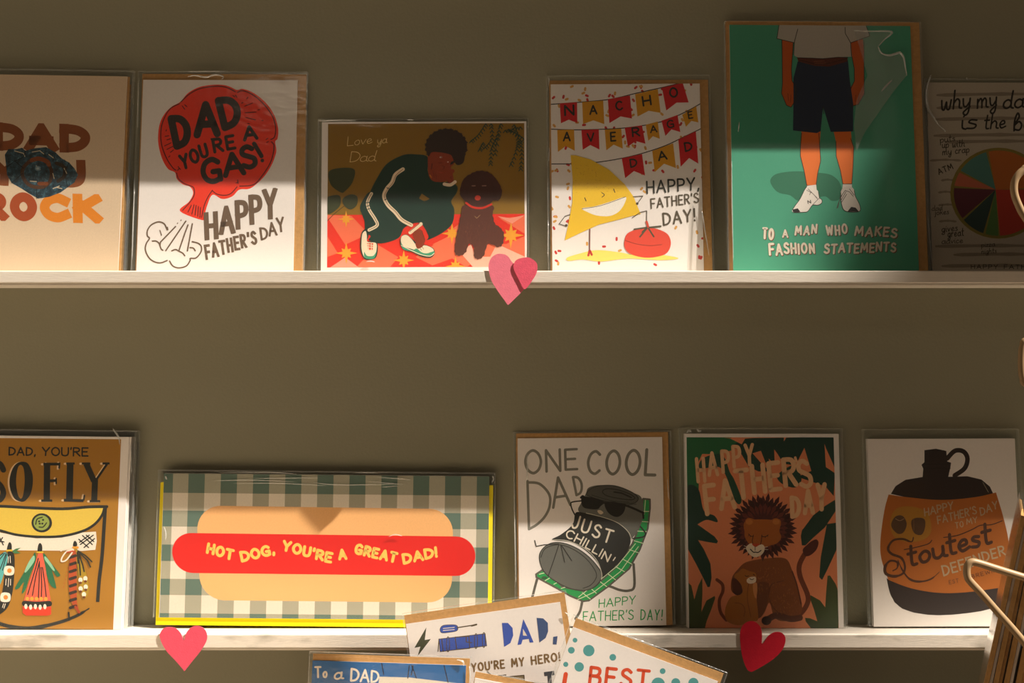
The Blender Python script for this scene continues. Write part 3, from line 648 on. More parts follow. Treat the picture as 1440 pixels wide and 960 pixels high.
c.part('bunting_drawing', 'red and mustard pennants on black strings')
RD, MU = '#cf2024', '#d99a1a'
c.lines([n('72,172 200,165 330,155 450,130 560,108 640,90'), n('75,280 200,285 400,280 560,255 660,215 725,180'), n('78,432 250,430 420,405 560,365 650,325 725,290')], 1.3, '#34342e', sm=True)
def flag(a, col, ch, base, h):
    p = n(a); c.poly(p, col)
flags = [('112,168 188,165 190,255 152,240 118,255', RD, 'N', '132,225', '178,223', 16), ('210,165 302,160 308,262 260,245 215,260', MU, 'A', '242,222', '278,220', 14),
 ('322,155 418,140 428,240 378,230 330,258', RD, 'C', '357,207', '390,203', 14), ('440,135 538,115 552,218 500,208 452,232', MU, 'H', '474,190', '514,184', 15),
 ('556,110 645,90 672,175 620,175 576,208', RD, 'O', '592,158', '630,150', 15),
 ('102,284 176,284 180,376 140,355 106,380', MU, 'A', '127,335', '162,335', 14), ('208,286 284,284 288,372 248,352 215,372', RD, 'V', '234,340', '268,337', 13),
 ('310,286 382,283 390,370 350,352 318,376', MU, 'E', '335,340', '362,338', 14), ('397,280 472,270 488,350 445,338 412,362', RD, 'R', '430,322', '466,318', 14),
 ('488,268 540,255 550,330 520,318 500,338', MU, 'A', '508,306', '540,302', 11), ('556,252 625,228 638,302 600,290 574,318', RD, 'G', '582,288', '614,282', 12),
 ('645,228 705,192 715,262 685,255 662,280', MU, 'E', '672,248', '694,244', 11),
 ('386,412 474,395 488,488 440,468 402,498', RD, 'D', '424,455', '456,450', 13), ('518,382 608,350 622,458 570,438 530,474', MU, 'A', '545,428', '586,420', 14),
 ('630,335 705,300 718,440 678,415 642,452', RD, 'D', '660,390', '694,384', 14)]
for a, col, *_ in flags: c.poly(n(a), col)
c.part('lettering', 'dark hand-drawn capitals')
for a, col, ch, p, q, h in flags: c.text(ch, n(p)[0], n(q)[0], h, .17, '#2d2c26')
DG2 = '#454036'
c.text('HAPPY,', n('495,570')[0], n('725,555')[0], (19, 19), .13, '#34342c', gap=.1, rot=3)
c.text("FATHER'S", n('515,635')[0], n('725,610')[0], 15, .13, '#5a5040', gap=.08, rot=4)
c.text('DAY!', n('570,710')[0], n('712,690')[0], 19, .13, '#5a5040', gap=.12, rot=5)
c.part('chip_drawing', 'yellow tortilla chip character')
c.poly(n('160,858 150,845 200,828 280,812 380,822 450,835 560,835 640,850 560,858 420,850 300,862 220,852'), '#efdc6c', sm=True)
c.poly(n('162,395 185,396 250,415 330,460 400,525 440,580 465,640 472,655 440,662 380,678 290,700 210,735 140,768 155,700 172,600 172,500'), '#efc42e')
c.poly(smooth(n('215,628 270,620 340,600 404,580 400,610 375,645 335,663 280,660 240,645'), True, 4), '#f4efe6')
c.line(n('215,630 300,616 404,580'), .8, '#6a5a30', sm=True)
c.lines([n('226,582 232,596'), n('352,545 358,560')], 1.2, '#3a3020'); c.line(n('300,560 312,570 302,580'), 1, '#3a3020', sm=True)
c.lines([n('162,655 140,662 115,695 145,705'), n('438,580 480,577 458,608'), n('435,672 470,648 498,642 498,690')], 1, '#4c4234'); c.disc(n('146,702')[0], 1.8, 1.8, '#4c4234'); c.disc(n('456,610')[0], 1.8, 1.8, '#4c4234')
c.line(n('250,720 250,815'), 1.6, '#7a4a44'); c.lines([n('250,815 245,835'), n('252,815 260,832')], 3, '#c93a35')
sp = []
for k in range(60): x = rc.uniform(178, 400); y = rc.uniform(430, 560); sp += ribbon(n('%f,%f %f,%f' % (x, y, x + 2, y + 1)), .6) if y > 400 + (x - 170) * .62 else []
c.add(sp, '#c98e1c')
c.part('tomato_drawing', 'red tomato')
c.poly(n('402,775 415,740 460,722 500,718 545,722 590,745 605,785 590,825 550,842 490,846 430,830 405,805'), '#e04a36', sm=True)
c.line(n('405,770 450,785 510,794 565,790'), .8, '#8a3020', sm=True)
for a in ('500,715 445,722', '500,718 470,755', '505,716 530,755', '505,715 560,710', '500,715 480,735'): c.line(n(a), 2.2, '#54503a')
c.line(n('505,712 498,690'), 3.2, '#d04a32')
c.done(); c.envelope(2, 6, 12); c.sleeve(6, 12, 14, seed=4, strip=12)
c.crease(n('60,55 64,70 62,90'), .6); c.crease(n('68,360 66,420'), .6); c.crease(n('66,680 66,840'), .4); c.crease(n('735,640 750,730 770,840'), .5)
c.stack(1, ['spare copy standing right behind the tortilla chip card'])

# ---- TO A MAN WHO MAKES FASHION STATEMENTS
t0 = view(1010, 10, 2.46); t = view(1080, 20, 5.645); t2 = view(1080, 180, 4.8)
c = Card('large teal green card with a man in navy shorts and white trainers', [(1026, 36.4), (1281.5, 37.6), (1291.5, 382), (1031, 382)], ZU, b=0.0225, lean=5.2)
c.part('printed_ground'); c.fill('#46a080')
c.part('man_drawing', 'man in grey shirt, navy shorts and white trainers, drawn from chest to feet')
c.poly(t2('15,370 40,330 100,310 200,302 300,308 400,318 450,340 485,380 500,440 480,490 430,500 380,470 280,500 200,500 150,465 80,450 40,420'), '#2c7558', sm=True)
OR = '#c75a14'
c.poly(t('115,215 205,225 200,330 190,450 195,540 225,590 225,690 185,750 150,735 110,640 118,560'), OR)
c.poly(t('665,230 760,205 768,330 768,560 768,640 720,725 665,742 650,690 660,590 690,540 690,440 672,340'), OR)
c.poly(t2('228,10 358,10 350,130 355,190 350,260 335,320 325,398 262,398 245,300 220,200 225,110'), '#ea7424')
c.poly(t2('440,10 560,10 565,80 580,140 575,250 568,385 505,388 490,300 460,200 460,100'), '#ea7424')
c.poly(t('240,385 640,370 655,540 680,720 678,940 500,945 440,745 420,940 390,955 200,935 205,690 205,520'), '#1e2c44')
c.poly(t('235,355 640,350 632,385 490,425 380,420 245,385'), '#5a2412')
c.line(t('250,372 380,405 480,400 630,362'), .8, '#2c1008'); c.lines([t('370,385 450,380'), t('375,400 460,398')], .8, '#8a4a2a')
SH = '#b8b2a8'
c.poly(t('92,92 785,95 815,180 660,235 668,320 672,345 560,350 440,362 350,358 240,352 215,340 208,320 212,235 75,200'), SH)
OL = '#28201a'
c.lines([t('242,125 215,225 208,330'), t('92,92 75,202 212,235'), t('618,110 620,160 662,235 668,340'), t('785,95 815,180 662,235'), t('115,215 118,560 110,640 150,735 185,750 225,690'), t('205,235 190,450 195,540 225,590 222,690'),
         t('768,215 768,640 720,725 665,742 650,690'), t('672,345 690,440 690,540 660,600'), t('235,355 350,358 440,362 560,350 640,352'), t('440,745 445,800')], .9, OL)
c.lines([t2('228,45 220,140 220,200 245,300 262,395'), t2('345,45 350,130 357,230 335,320 325,395'), t2('460,100 462,200 490,300 505,385'), t2('560,80 580,140 575,260 566,385'), t2('262,398 325,398'), t2('505,387 566,385')], .9, '#4a2a10')
c.lines([t('160,640 165,700'), t('185,650 182,710'), t('700,650 695,705'), t('725,640 722,700')], .6, '#6a2c0a')
c.part('trainer_drawing', 'white trainers')
c.poly(t2('262,400 325,392 330,440 270,440'), '#efe6dc'); c.poly(t2('505,388 566,388 566,430 500,430'), '#d8cfc4')
TW = '#f2e9df'
c.poly(t2('165,560 185,530 215,490 245,430 260,410 300,405 320,420 340,440 345,480 362,490 362,515 340,528 300,530 270,570 240,578 170,578'), TW, sm=True)
c.poly(t2('165,560 200,552 218,575 190,580 167,576'), '#1e1a18'); c.line(t2('165,560 185,530 215,490 245,430 262,405'), .8, OL, sm=True); c.line(t2('340,440 348,480 362,492 362,515 335,530 300,530 270,570 240,578 170,580'), .9, OL, sm=True)
c.lines([t2('262,430 300,450 330,480'), t2('270,420 310,460 335,490'), t2('290,440 280,460'), t2('345,482 300,528')], .7, '#6a6058'); c.text('N', t2('268,522')[0], t2('292,518')[0], 5, .22, '#4a4440')
c.poly(t2('490,445 510,410 560,405 582,430 590,470 615,525 620,560 600,572 530,572 500,545 492,500'), '#cfc6bb', sm=True)
c.poly(t2('535,572 560,540 590,545 612,572'), '#1e1a18'); c.line(t2('490,445 495,520 520,568 600,574 622,560 615,520 590,470 582,430'), .9, OL, sm=True)
c.lines([t2('485,480 520,430 550,440 575,470'), t2('490,500 525,440'), t2('495,510 530,455'), t2('550,420 580,460'), t2('470,545 480,500 500,460'), t2('465,550 475,515')], .9, '#5a534c')
c.part('lettering', 'brushed cream capitals with dark edge')
def two(tx, a, b, h, wt, **k):
    st = RND.getstate(); A = t0(a)[0]; B = t0(b)[0]
    c.text(tx, (A[0] + 1, A[1] + 1), (B[0] + 1, B[1] + 1), h, wt, '#7a3a2c', **k); RND.setstate(st); c.text(tx, A, B, h, wt, '#e6d9c6', **k)
wb = [0, -.8, .8, .2, -1]
two('TO', '150,808', '192,810', 17, .19, gap=.05, wob=wb); two('A', '220,803', '242,803', 12, .2); two('MAN', '265,795', '343,790', 14, .19, wob=wb, slant=.15)
two('WHO', '372,795', '448,790', 15, .18, wob=wb); two('MAKES', '470,795', '618,800', 14.5, .19, wob=wb, slant=.1)
two('FASHION', '175,865', '335,855', (18, 15), .18, wob=wb, gap=.07); two('STATEMENTS', '365,858', '615,848', (15, 14), .19, wob=wb, slant=.12, gap=.07)
c.done(); c.envelope(4, 6, 13); c.sleeve(7, 5, 14, amp=.0006, seed=5, strip=7)
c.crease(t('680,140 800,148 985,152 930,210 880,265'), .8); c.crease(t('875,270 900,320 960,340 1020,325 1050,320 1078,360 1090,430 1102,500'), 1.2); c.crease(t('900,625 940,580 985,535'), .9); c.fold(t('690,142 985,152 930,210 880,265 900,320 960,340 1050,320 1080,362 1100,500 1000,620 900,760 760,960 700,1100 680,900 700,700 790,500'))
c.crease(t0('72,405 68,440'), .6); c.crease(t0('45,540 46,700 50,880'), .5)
c.stack(1, ['spare copy standing right behind the teal card with the man in shorts'])

# ---- WHY MY DAD IS THE BEST
y0 = view(1280, 90, 3); y1 = view(1300, 120, 7.386); y2 = view(1300, 240, 6.4)
c = Card('pale grey striped card with a hand-lettered pie chart, cut by the right edge', [(1303, 116), (1520, 118), (1534, 382), (1312, 382)], ZU, b=0.012, lean=4)
c.part('stripe_print', 'soft grey brush stripes'); c.fill('#b5ab9a')
for x0_, x1_, y in ((1318, 1500, 134), (1316, 1500, 168), (1314, 1500, 191), (1330, 1500, 200), (1308, 1352, 226), (1324, 1342, 254), (1320, 1340, 271), (1320, 1346, 289), (1321, 1345, 312), (1316, 1500, 347), (1342, 1500, 359), (1325, 1500, 375), (1318, 1420, 152)):
    c.line([(x0_, y), ((x0_ + x1_) / 2, y - 1.2), (x1_, y)], 5 if x1_ - x0_ > 60 else 3.2, '#8b8070', sm=True, ws=[.5, 1, .8, 1.1, .7, 1, .4])
c.part('pie_chart_drawing', 'pie chart of seven coloured slices')
CX, CY, RX, RY = 1400.5, 267, 66, 61
ring = [(CX + 4 + (RX + 2) * math.cos(k / 40 * 2 * math.pi), CY + 5 + (RY + 3) * math.sin(k / 40 * 2 * math.pi)) for k in range(40)]
c.poly(ring, '#85762c')
def slice_(a0, a1, col):
    p = [(CX, CY)] + [(CX + 4 + (RX - 3) * math.cos(math.radians(a0 + (a1 - a0) * k / 14)), CY + 5 - (RY - 1) * math.sin(math.radians(a0 + (a1 - a0) * k / 14))) for k in range(15)]
    c.poly(p, col)
slice_(8, 103, '#b8641a'); slice_(106, 148, '#4a8078'); slice_(151, 170, '#bf6444'); slice_(173, 216, '#5c1c2e'); slice_(219, 250, '#1c3c38'); slice_(253, 270, '#4c7834'); slice_(272, 365, '#b8301a')
c.part('lettering', 'black brush script')
BK = '#201c18'
c.text('why', y1('180,265')[0], y1('495,240')[0], 28, .09, BK, gap=.03, slant=.12); c.text('my', y1('555,250')[0], y1('770,225')[0], 27, .09, BK, gap=.03, slant=.12); c.text('dad', y1('820,255')[0], (1458, 152), 26, .1, BK, gap=.03, slant=.12)
c.text('is', y1('390,470')[0], y1('570,455')[0], 27, .09, BK, gap=.03, slant=.15); c.text('the', y1('625,465')[0], y1('860,450')[0], 22, .1, BK, gap=.03, slant=.15); c.text('best', y1('925,485')[0], (1475, 182), 26, .1, BK, gap=.03, slant=.12)
GY = '#3c362c'
for s_, a, b, h, v_ in (('puts', '165,600', '325,580', 10, y1), ('up with', '185,655', '425,640', 11, y1), ('my crap', '190,730', '475,700', 11, y1), ('dad', '65,365', '165,360', 8, y2), ('jokes', '90,405', '225,395', 9, y2),
                     ('gives', '155,560', '305,545', 11, y2), ('great', '210,605', '360,590', 12, y2), ('advice', '155,665', '350,655', 9, y2), ('pizza', '515,695', '640,685', 8, y2), ('nights', '515,755', '655,745', 8, y2)):
    c.text(s_, v_(a)[0], v_(b)[0], h, .1, GY, gap=.04, slant=.08)
c.text('ATM', y1('150,935')[0], y1('305,870')[0], 9, .15, GY)
c.text("HAPPY FATHER'S DAY", (1365.5, 379), (1500, 379), 6.5, .14, BK, gap=.3, space=.5)
c.done(); c.sleeve(4, 5, 6, amp=.0005, seed=6, strip=8)
c.crease(y0('85,50 68,100 64,150 72,190 90,220 118,262'), 1.6); c.crease(y0('118,262 140,280 145,290'), .6); c.crease(y0('70,640 80,760 90,860'), .5); c.crease(y0('235,60 238,72'), .5)
c.stack(1, ['spare copy standing right behind the pie chart card'])
# ================================================================== LOWER ROW
# ---- DAD YOU'RE SO FLY
s = view(0, 590, 2.823); s1 = view(0, 700, 4.8)
c = Card("mustard card reading DAD YOU'RE SO FLY with a pouch of fishing flies", [(-50, 613), (182.6, 616.5), (169, 893), (-64, 893)], ZL, b=0.0185, lean=3.6)
c.clipto([(-42, 617), (173.8, 619), (155.5, 893), (-58, 893)])
c.part('printed_ground'); c.fill('#a8751c')
c.part('lettering', 'black capitals with white edges')
BK = '#1f211c'
c.text("DAD,", s('35,148')[0], s('145,150')[0], 13, .17, BK, gap=.1); c.text("YOU'RE", s('168,150')[0], s('355,153')[0], 13.5, .16, BK, gap=.08)
def serif(strokes, dx=-2.0, dy=.3):
    c.lines([[(p[0] + dx, p[1] + dy) for p in q] for q, _, _ in strokes if True], 3, '#e6c9a0')
    for q, wd, smo in strokes: c.line(q, wd, BK, sm=smo, butt=not smo)
S_ = lambda a, wd=8.5, sm_=False: (s(a), wd, sm_)
serif([S_('-12,185 -12,320')])
serif([(s('15,205 0,180 -30,182 -40,210 -20,245 5,270 15,300 0,325 -30,325'), 8, True)])
c.poly(s('88,172 110,180 127,215 132,255 122,300 100,328 75,332 50,318 35,280 33,240 45,200 65,178'), '#e6c9a0', sm=True)
c.poly(s('92,172 114,180 130,215 133,255 124,300 103,328 82,332 58,318 42,280 40,240 52,200 70,178'), BK, sm=True)
c.poly(s('84,185 96,200 100,250 94,305 84,320 72,300 66,250 72,200'), '#a8751c', sm=True)
serif([S_('190,178 188,328', 9), S_('175,182 240,182', 4), S_('186,250 226,248', 4), S_('166,328 210,328', 3.2), S_('240,176 238,200', 2.4), S_('226,238 226,262', 2.2)])
serif([S_('282,180 278,326', 9.5), S_('266,180 300,180', 3), S_('256,326 334,328', 4), S_('334,328 338,305', 2.4)])
serif([S_('345,180 376,250', 8.5), S_('428,182 378,255', 3.2), S_('380,245 376,328', 8.5), S_('328,180 362,180', 3), S_('410,180 438,180', 3), S_('358,330 400,330', 3)])
c.part('pouch_drawing', 'yellow flapped fly pouch with button')
c.poly(s1('-160,75 705,75 690,130 640,190 560,235 420,270 280,275 120,260 0,232 -160,200'), '#dfc04c')
c.poly(s1('-160,210 0,245 110,268 250,285 420,280 540,245 650,238 655,300 645,360 560,368 -160,365'), '#ece2d2')
c.line(s1('-160,75 0,68 200,78 430,85 600,72 725,70'), 4, BK, sm=True); c.line(s1('-160,200 0,232 120,262 280,275 430,268 560,235 640,190 690,130 708,80'), 3.6, BK, sm=True)
c.line(s1('714,70 705,200 690,400 670,560 658,708'), 4.8, BK, sm=True, butt=True); c.line(s1('600,752 520,800 420,840 300,872 200,888 100,882 0,858 -160,800'), 4.6, BK, sm=True, ws=[.4, .9, 1, 1.2, 1.2, 1.1, 1])
c.disc(s1('286,180')[0], 14.5, 13.5, BK); c.disc(s1('284,179')[0], 11.2, 10.6, '#8fa04a')
c.line(s1('245,190 255,155 290,142'), 1.6, BK, sm=True); c.line(s1('268,208 295,208 318,180'), 1.6, BK, sm=True)
for p in s1('268,170 295,160 272,185 290,185'): c.disc(p, 1.5, 1.3, BK)
c.lines([s1(a) for a in ('535,290 600,345', '560,265 625,325', '585,262 635,305', '632,262 545,325', '640,285 570,345', '605,262 540,310', '0,280 25,330', '-20,350 20,280', '-10,300 30,310')], 1.6, BK)
c.part('fly_drawing', 'four feathered fishing flies')
c.poly(s1('50,365 60,320 72,312 82,330 80,365'), BK, sm=True); c.poly(s1('258,372 262,330 275,316 288,335 286,370'), BK, sm=True); c.poly(s1('497,335 500,310 510,300 522,315 522,335'), BK, sm=True)
c.poly(s1('60,375 100,400 98,560 85,660 60,740 20,785 -10,785 20,640 35,520 48,420'), BK, sm=True)
c.poly(s1('45,380 55,420 30,520 0,600 -40,560 -10,420 20,385'), '#57b0b0', sm=True); c.lines([s1('45,385 10,480 -20,540'), s1('35,385 0,430'), s1('25,385 -20,420'), s1('48,395 20,500')], 1.3, BK)
c.line(s1('50,368 82,366'), 2.4, '#e0b82c'); c.poly(s1('85,372 110,355 145,348 115,370 145,385 100,388'), '#3e7a48')
for a in ((67, 503), (42, 682)):
    c.poly(s1('%d,%d %d,%d %d,%d %d,%d' % (a[0] - 28, a[1] - 28, a[0] + 28, a[1] - 25, a[0] + 26, a[1] + 26, a[0] - 32, a[1] + 26)), '#ece2d2', sm=True); c.disc(s1('%d,%d' % a)[0], 3.2, 3.2, '#dd8a3a')
c.lines([s1(a) for a in ('60,410 58,450', '72,405 74,450', '45,560 42,600', '62,555 58,610', '75,560 74,600', '40,725 30,755', '28,725 20,750')], .9, '#ece2d2')
GRN = '#1f6a45'
c.poly(s1('238,380 215,430 150,540 105,620 130,622 165,580 150,655 175,630 205,540 245,430'), GRN, sm=True); c.poly(s1('300,385 340,440 400,515 408,535 385,540 355,500 382,610 365,615 340,590 310,500 295,430'), GRN, sm=True)
c.poly(s1('232,400 200,440 170,505 180,512 215,470 238,430'), '#8fc9a8', sm=True); c.poly(s1('308,405 340,440 372,495 362,500 330,460 305,425'), '#8fc9a8', sm=True)
c.poly(s1('262,385 290,385 310,480 335,640 345,700 348,790 320,800 180,800 155,780 165,700 190,610 230,490'), '#ef6148')
c.poly(s1('155,745 348,745 345,795 320,802 180,802 158,785'), '#e83c20'); c.line(s1('255,378 292,378'), 2.2, '#e0b82c')
c.lines([s1(a) for a in ('262,420 240,500 190,662', '268,450 245,540 222,668', '270,440 268,560 262,685', '280,480 285,600 282,680', '290,480 305,580 315,678')], 1.6, BK)
c.line(s1('170,722 250,728 335,722'), 8, BK, sm=True)
for k in range(5): c.disc(s1('%d,%d' % (188 + 31 * k, 690))[0], 2.6, 2.6, '#f0a23c'); c.disc(s1('%d,%d' % (178 + 32 * k, 742 + (k % 2) * 4))[0], 2.2, 3.6, '#ece2d2')
c.poly(s1('498,360 525,360 545,420 590,540 600,640 560,690 540,600 528,480'), '#a88a1c', sm=True)
c.poly(s1('485,365 515,370 518,450 520,600 520,700 530,750 520,760 500,745 478,680 465,580 470,480'), '#b34a1e', sm=True)
for k in range(8): c.line(s1('%d,%d %d,%d' % (476, 412 + 48 * k, 512, 400 + 48 * k)), 4.2, '#33261c')
c.line(s1('510,740 535,778'), 3, '#a8401c')
c.lines([s1('500,362 455,372 425,408 418,438 450,430 490,380'), s1('495,355 440,358 415,368')], 2, '#ece2d2', sm=True); c.line(s1('495,368 455,378'), 1.6, '#c0442a'); c.line(s1('498,345 528,345'), 3, '#e0962c')
c.lines([s1(a) for a in ('528,375 540,460 545,530', '530,375 560,460 570,505', '532,372 590,430 612,475', '530,368 580,400 622,440', '525,380 530,450')], 2, '#2a2a1c')
for p in s1('545,562 578,552 546,620 580,608 568,658'): c.disc(p, 3, 3.4, '#ece2d2'); c.disc((p[0], p[1] + 4), 2, 1.8, '#6a3410')
for k in range(7): c.disc(s1('%d,%d' % (468 - 6 * k, 460 + 25 * k))[0], .8, .8, '#b3400f')
c.line(s1('465,780 470,830'), 2.5, BK)
c.done(); c.cl = (-c.w / 2, c.w / 2, 0, c.h)
c.envelope(0, 0, 3, 0, 'white'); c.sleeve(8, 9, 11, amp=.0004, seed=7, strip=12)
c.crease(s('455,38 465,55 478,75 482,105'), .8); c.crease(s('525,100 528,220'), .5)
c.stack(4, ['second card of the thick stack behind the fishing flies card', 'third card of the thick stack behind the fishing flies card', 'fourth card of the thick stack behind the fishing flies card', 'rearmost card of the thick stack behind the fishing flies card, nearest the wall'], dx=.0016)

# ---- HOT DOG
h = view(200, 650, 3.2); h2 = view(440, 650, 3.096)
c = Card("wide gingham card with a hot dog reading HOT DOG, YOU'RE A GREAT DAD", [(236, 671.5), (685, 669), (689, 881), (218, 881)], ZL + 0.0055, b=0.0145, lean=3.0)
c.part('gingham_print', 'green and white checks'); c.fill('#e6dccb')
cols = [(218 + 23.55 * (2 * k + 1), 218 + 23.55 * (2 * k + 2)) for k in range(-1, 10)]
def quadpx(a0, a1, r0, r1):     # a column/row share of the face in photograph pixels
    def at(u, v_):
        x0_, x1_ = 218 + (236 - 218) * v_, 689 + (685 - 689) * v_; return (x0_ + (x1_ - x0_) * u, 881 + ((671.5 + (669 - 671.5) * u) - 881) * v_)
    return [at(a0, r1), at(a1, r1), at(a1, r0), at(a0, r0)]
us = []; u0 = .052
while u0 < 1: us.append((u0, min(1, u0 + .0502))); u0 += .1004
vs = [(0.0, .075), (.205, .315), (.43, .54), (.655, .765), (.885, 1.0)]
vs = [(.0, .07), (.195, .305), (.425, .535), (.655, .76), (.875, 1.0)]
us = [(-.0, .028)] + [(.075 + .0985 * k, .075 + .0985 * k + .0495) for k in range(10)]
c.add([quadpx(a, b, 0, 1) for a, b in us], '#a9a692'); c.add([quadpx(0, 1, a, b) for a, b in vs], '#a9a692')
c.add([quadpx(a, b, p, q) for a, b in us for p, q in vs], '#5c7468')
c.part('hot_dog_drawing', 'red sausage in a tan bun')
def pill(l, r_, tp, bt, rad, col):
    p = []
    for cx, cy, a0 in ((r_ - rad, tp + rad, -90), (r_ - rad, bt - rad, 0), (l + rad, bt - rad, 90), (l + rad, tp + rad, 180)):
        for k in range(11): a = math.radians(a0 + 9 * k); p.append((cx + rad * math.cos(a), cy + rad * math.sin(a)))
    c.poly(p, col)
pill(278, 636, 714.5, 847, 34, '#f2b878'); pill(241.5, 668.5, 752.5, 808.5, 28, '#e3170f')
c.part('lettering', 'rounded yellow capitals')
def hd(tx, a, b, V=h, hh=16.5, rot=None, arc=0): c.text(tx, V(a)[0], V(b)[0], hh, .25, '#f2cd62', gap=.04, rot=rot, arc=arc, rnd=.01)
hd('HOT', '282,418', '403,452', rot=-12); hd('DOG,', '440,460', '596,420', rot=10); hd("YOU'RE", '622,402', '848,460', rot=-10)
hd('A', '106,432', '146,422', h2, rot=5); hd('GREAT', '172,400', '360,440', h2, rot=-12); hd('DAD!', '390,446', '545,410', h2, rot=10)
c.done(); c.envelope(0, 0, 0, 0, 'white'); bpy.data.objects.remove(c.env.children[0]); bpy.data.objects.remove(c.env)
k_ = c.sc; v, f = box_vf(-c.w / 2 - 5 * k_, c.w / 2 + 5.5 * k_, .0009, .0015, -0.0053, c.h - 13 * k_); c.env = mesh('envelope', v, f, M['yellow'], c.root); c.env['label'] = 'bright yellow envelope'; c.back = .0017
c.sleeve(8, 5, 9, bt=-0, amp=.0003, seed=8, strip=14)
for a in ('330,98 500,92 700,98', '420,108 620,104 830,112', '350,62 600,58 700,64', '500,85 800,78'): c.crease(h(a), .35)
for a in ('0,95 120,104 380,96', '180,52 280,50', '280,70 370,74 420,80', '240,88 390,98', '300,110 370,104'): c.crease(h2(a), .35)
c.crease(h('105,300 112,330 108,360'), .5); c.crease(h2('325,322 355,312 385,318'), .5); c.crease(h('122,80 130,95'), .9); c.crease(h2('772,55 778,70 770,85'), .8)
c.stack(2, ['second wide gingham card right behind the hot dog card', 'rearmost wide gingham card of the hot dog stack, nearest the wall'], dx=.001)

# ---- ONE COOL DAD
q = view(710, 590, 3.096); q1 = view(740, 660, 4.8)
c = Card('white card reading ONE COOL DAD with a drink can in sunglasses on a deckchair', [(727.7, 615.8), (927.7, 617.4), (940.5, 886.5), (730.5, 886.5)], ZL + .0008, b=0.0125, lean=4)
c.part('lettering', 'grey and green thin capitals')
GY = '#838176'
c.text('ONE', q('85,238')[0], q('318,218')[0], (36, 30), .11, GY, gap=.12, rot=2); c.text('COOL', q('350,240')[0], q('652,252')[0], (34, 39), .11, GY, gap=.13)
c.line(q('98,262 105,470'), 3.6, GY, butt=False); c.line(q('98,268 150,275 192,320 195,370 175,415 140,450 105,470'), 3.6, GY, sm=True)
c.text('A', q('212,402')[0], q('285,355')[0], 44, .085, GY, rot=8); c.text('D', q('308,336')[0], q('345,320')[0], 29, .12, GY, rot=12)
GN = '#1f9a4e'
c.text('HAPPY', q('415,822')[0], q('578,806')[0], 13, .11, GN, gap=.12, slant=.1, rot=4); c.text("FATHER'S", q('345,882')[0], q('570,876')[0], 15, .1, GN, gap=.1, slant=.05); c.text('DAY!', q('598,878')[0], q('696,880')[0], 16, .1, GN, gap=.14)
c.part('deckchair_drawing', 'green checked deckchair')
FR = '#5d5a50'
c.lines([q1('75,735 60,790 40,870'), q1('385,890 370,960 340,1010'), q1('730,640 738,790 700,820 640,815 575,790 500,770')], 3.6, FR, sm=True)
strip_ = q1('785,200 830,205 832,260 820,400 770,540 700,670 560,790 430,885 390,890 300,850 180,780 70,720 68,700 110,672 150,690 250,790 400,820 480,780 620,650 720,500 765,380')
c.poly(strip_, GN); c.line(strip_ + strip_[:1], 2.6, FR)
c.lines([q1(a) for a in ('768,285 825,285', '762,350 822,355', '745,415 812,420', '730,480 795,500', '700,540 770,565', '650,600 720,640', '610,655 670,690', '560,705 610,745', '490,745 550,790', '430,790 480,835', '385,830 440,875', '360,860 410,820 620,650 740,500', '350,880 460,830 640,690 760,520', '800,210 795,300', '90,700 130,690', '130,745 165,725', '190,770 230,750', '240,800 270,790')], 1.1, '#cfe0b8')
c.part('can_drawing', 'dark grey drink can character in sunglasses')
CG = '#66665f'; CD = '#24241f'
c.poly(q1('420,120 500,105 620,120 720,160 775,195 790,300 760,400 700,470 620,420 560,350 400,300 350,270 370,220 400,160'), CG, sm=True)
c.poly(q1('335,285 400,290 500,310 600,350 670,400 700,450 705,500 670,580 600,660 510,735 515,700 480,620 400,540 300,485 175,468 230,435 290,390 320,350'), CD, sm=True)
c.poly(q1('90,590 110,530 170,490 250,490 350,530 440,600 510,690 510,740 470,790 400,815 300,800 200,750 120,680'), CG, sm=True)
c.line(q1('90,590 110,530 170,490 250,490 350,530 440,600 510,690 510,740 470,790 400,815 300,800 200,750 120,680'), 1.5, '#3c3c36', sm=True, closed=True)
c.line(q1('100,585 125,530 180,505 250,505 340,545 420,610 475,690 475,735 440,780 390,800'), 1.2, '#33332e', sm=True)
c.lines([q1('175,468 280,475 400,530 480,610 515,700 512,740'), q1('405,290 520,320 620,360 690,420 712,470')], .9, '#c9c4b2', sm=True)
c.poly(q1('405,165 430,130 500,108 600,112 700,150 750,190 740,220 700,232 600,225 500,205 430,180'), '#4d4d46', sm=True)
c.line(q1('405,165 430,130 500,108 600,112 700,150 750,190 740,220 700,232 600,225 500,205 430,180'), 1, CD, sm=True, closed=True)
c.line(q1('512,150 540,130 620,140 700,170 728,195 700,205 620,195 540,175'), 1.1, CD, sm=True, closed=True); c.line(q1('590,152 640,160 705,190'), 2.2, CD)
c.lines([q1('420,190 520,215 620,240 740,235'), q1('440,170 520,195 600,215 690,222')], .7, CD, sm=True)
c.poly(q1('370,190 400,180 480,195 525,220 500,245 480,265 420,262 380,245'), '#171713', sm=True); c.poly(q1('528,230 570,215 620,225 665,245 655,290 620,318 580,310 545,280'), '#171713', sm=True)
c.line(q1('368,185 520,222 660,240 790,295'), 3, '#171713', sm=True); c.line(q1('785,290 790,330'), 2.5, '#171713'); c.disc(q1('380,182')[0], 2.6, 2.6, '#171713')
c.poly(q1('480,275 500,272 520,288 505,300 488,292'), '#c9b9a0', sm=True)
c.lines([q1('368,208 310,215 300,230 310,265 328,300'), q1('770,385 805,430 790,455 720,465')], 1.9, '#2f2f29', sm=True)
c.lines([q1('58,470 68,510 120,500 220,495'), q1('222,500 190,600 150,715'), q1('235,505 262,620'), q1('240,505 310,610')], 1.3, '#2f2f29'); c.disc(q1('125,725')[0], 4, 2.2, '#2f5a34')
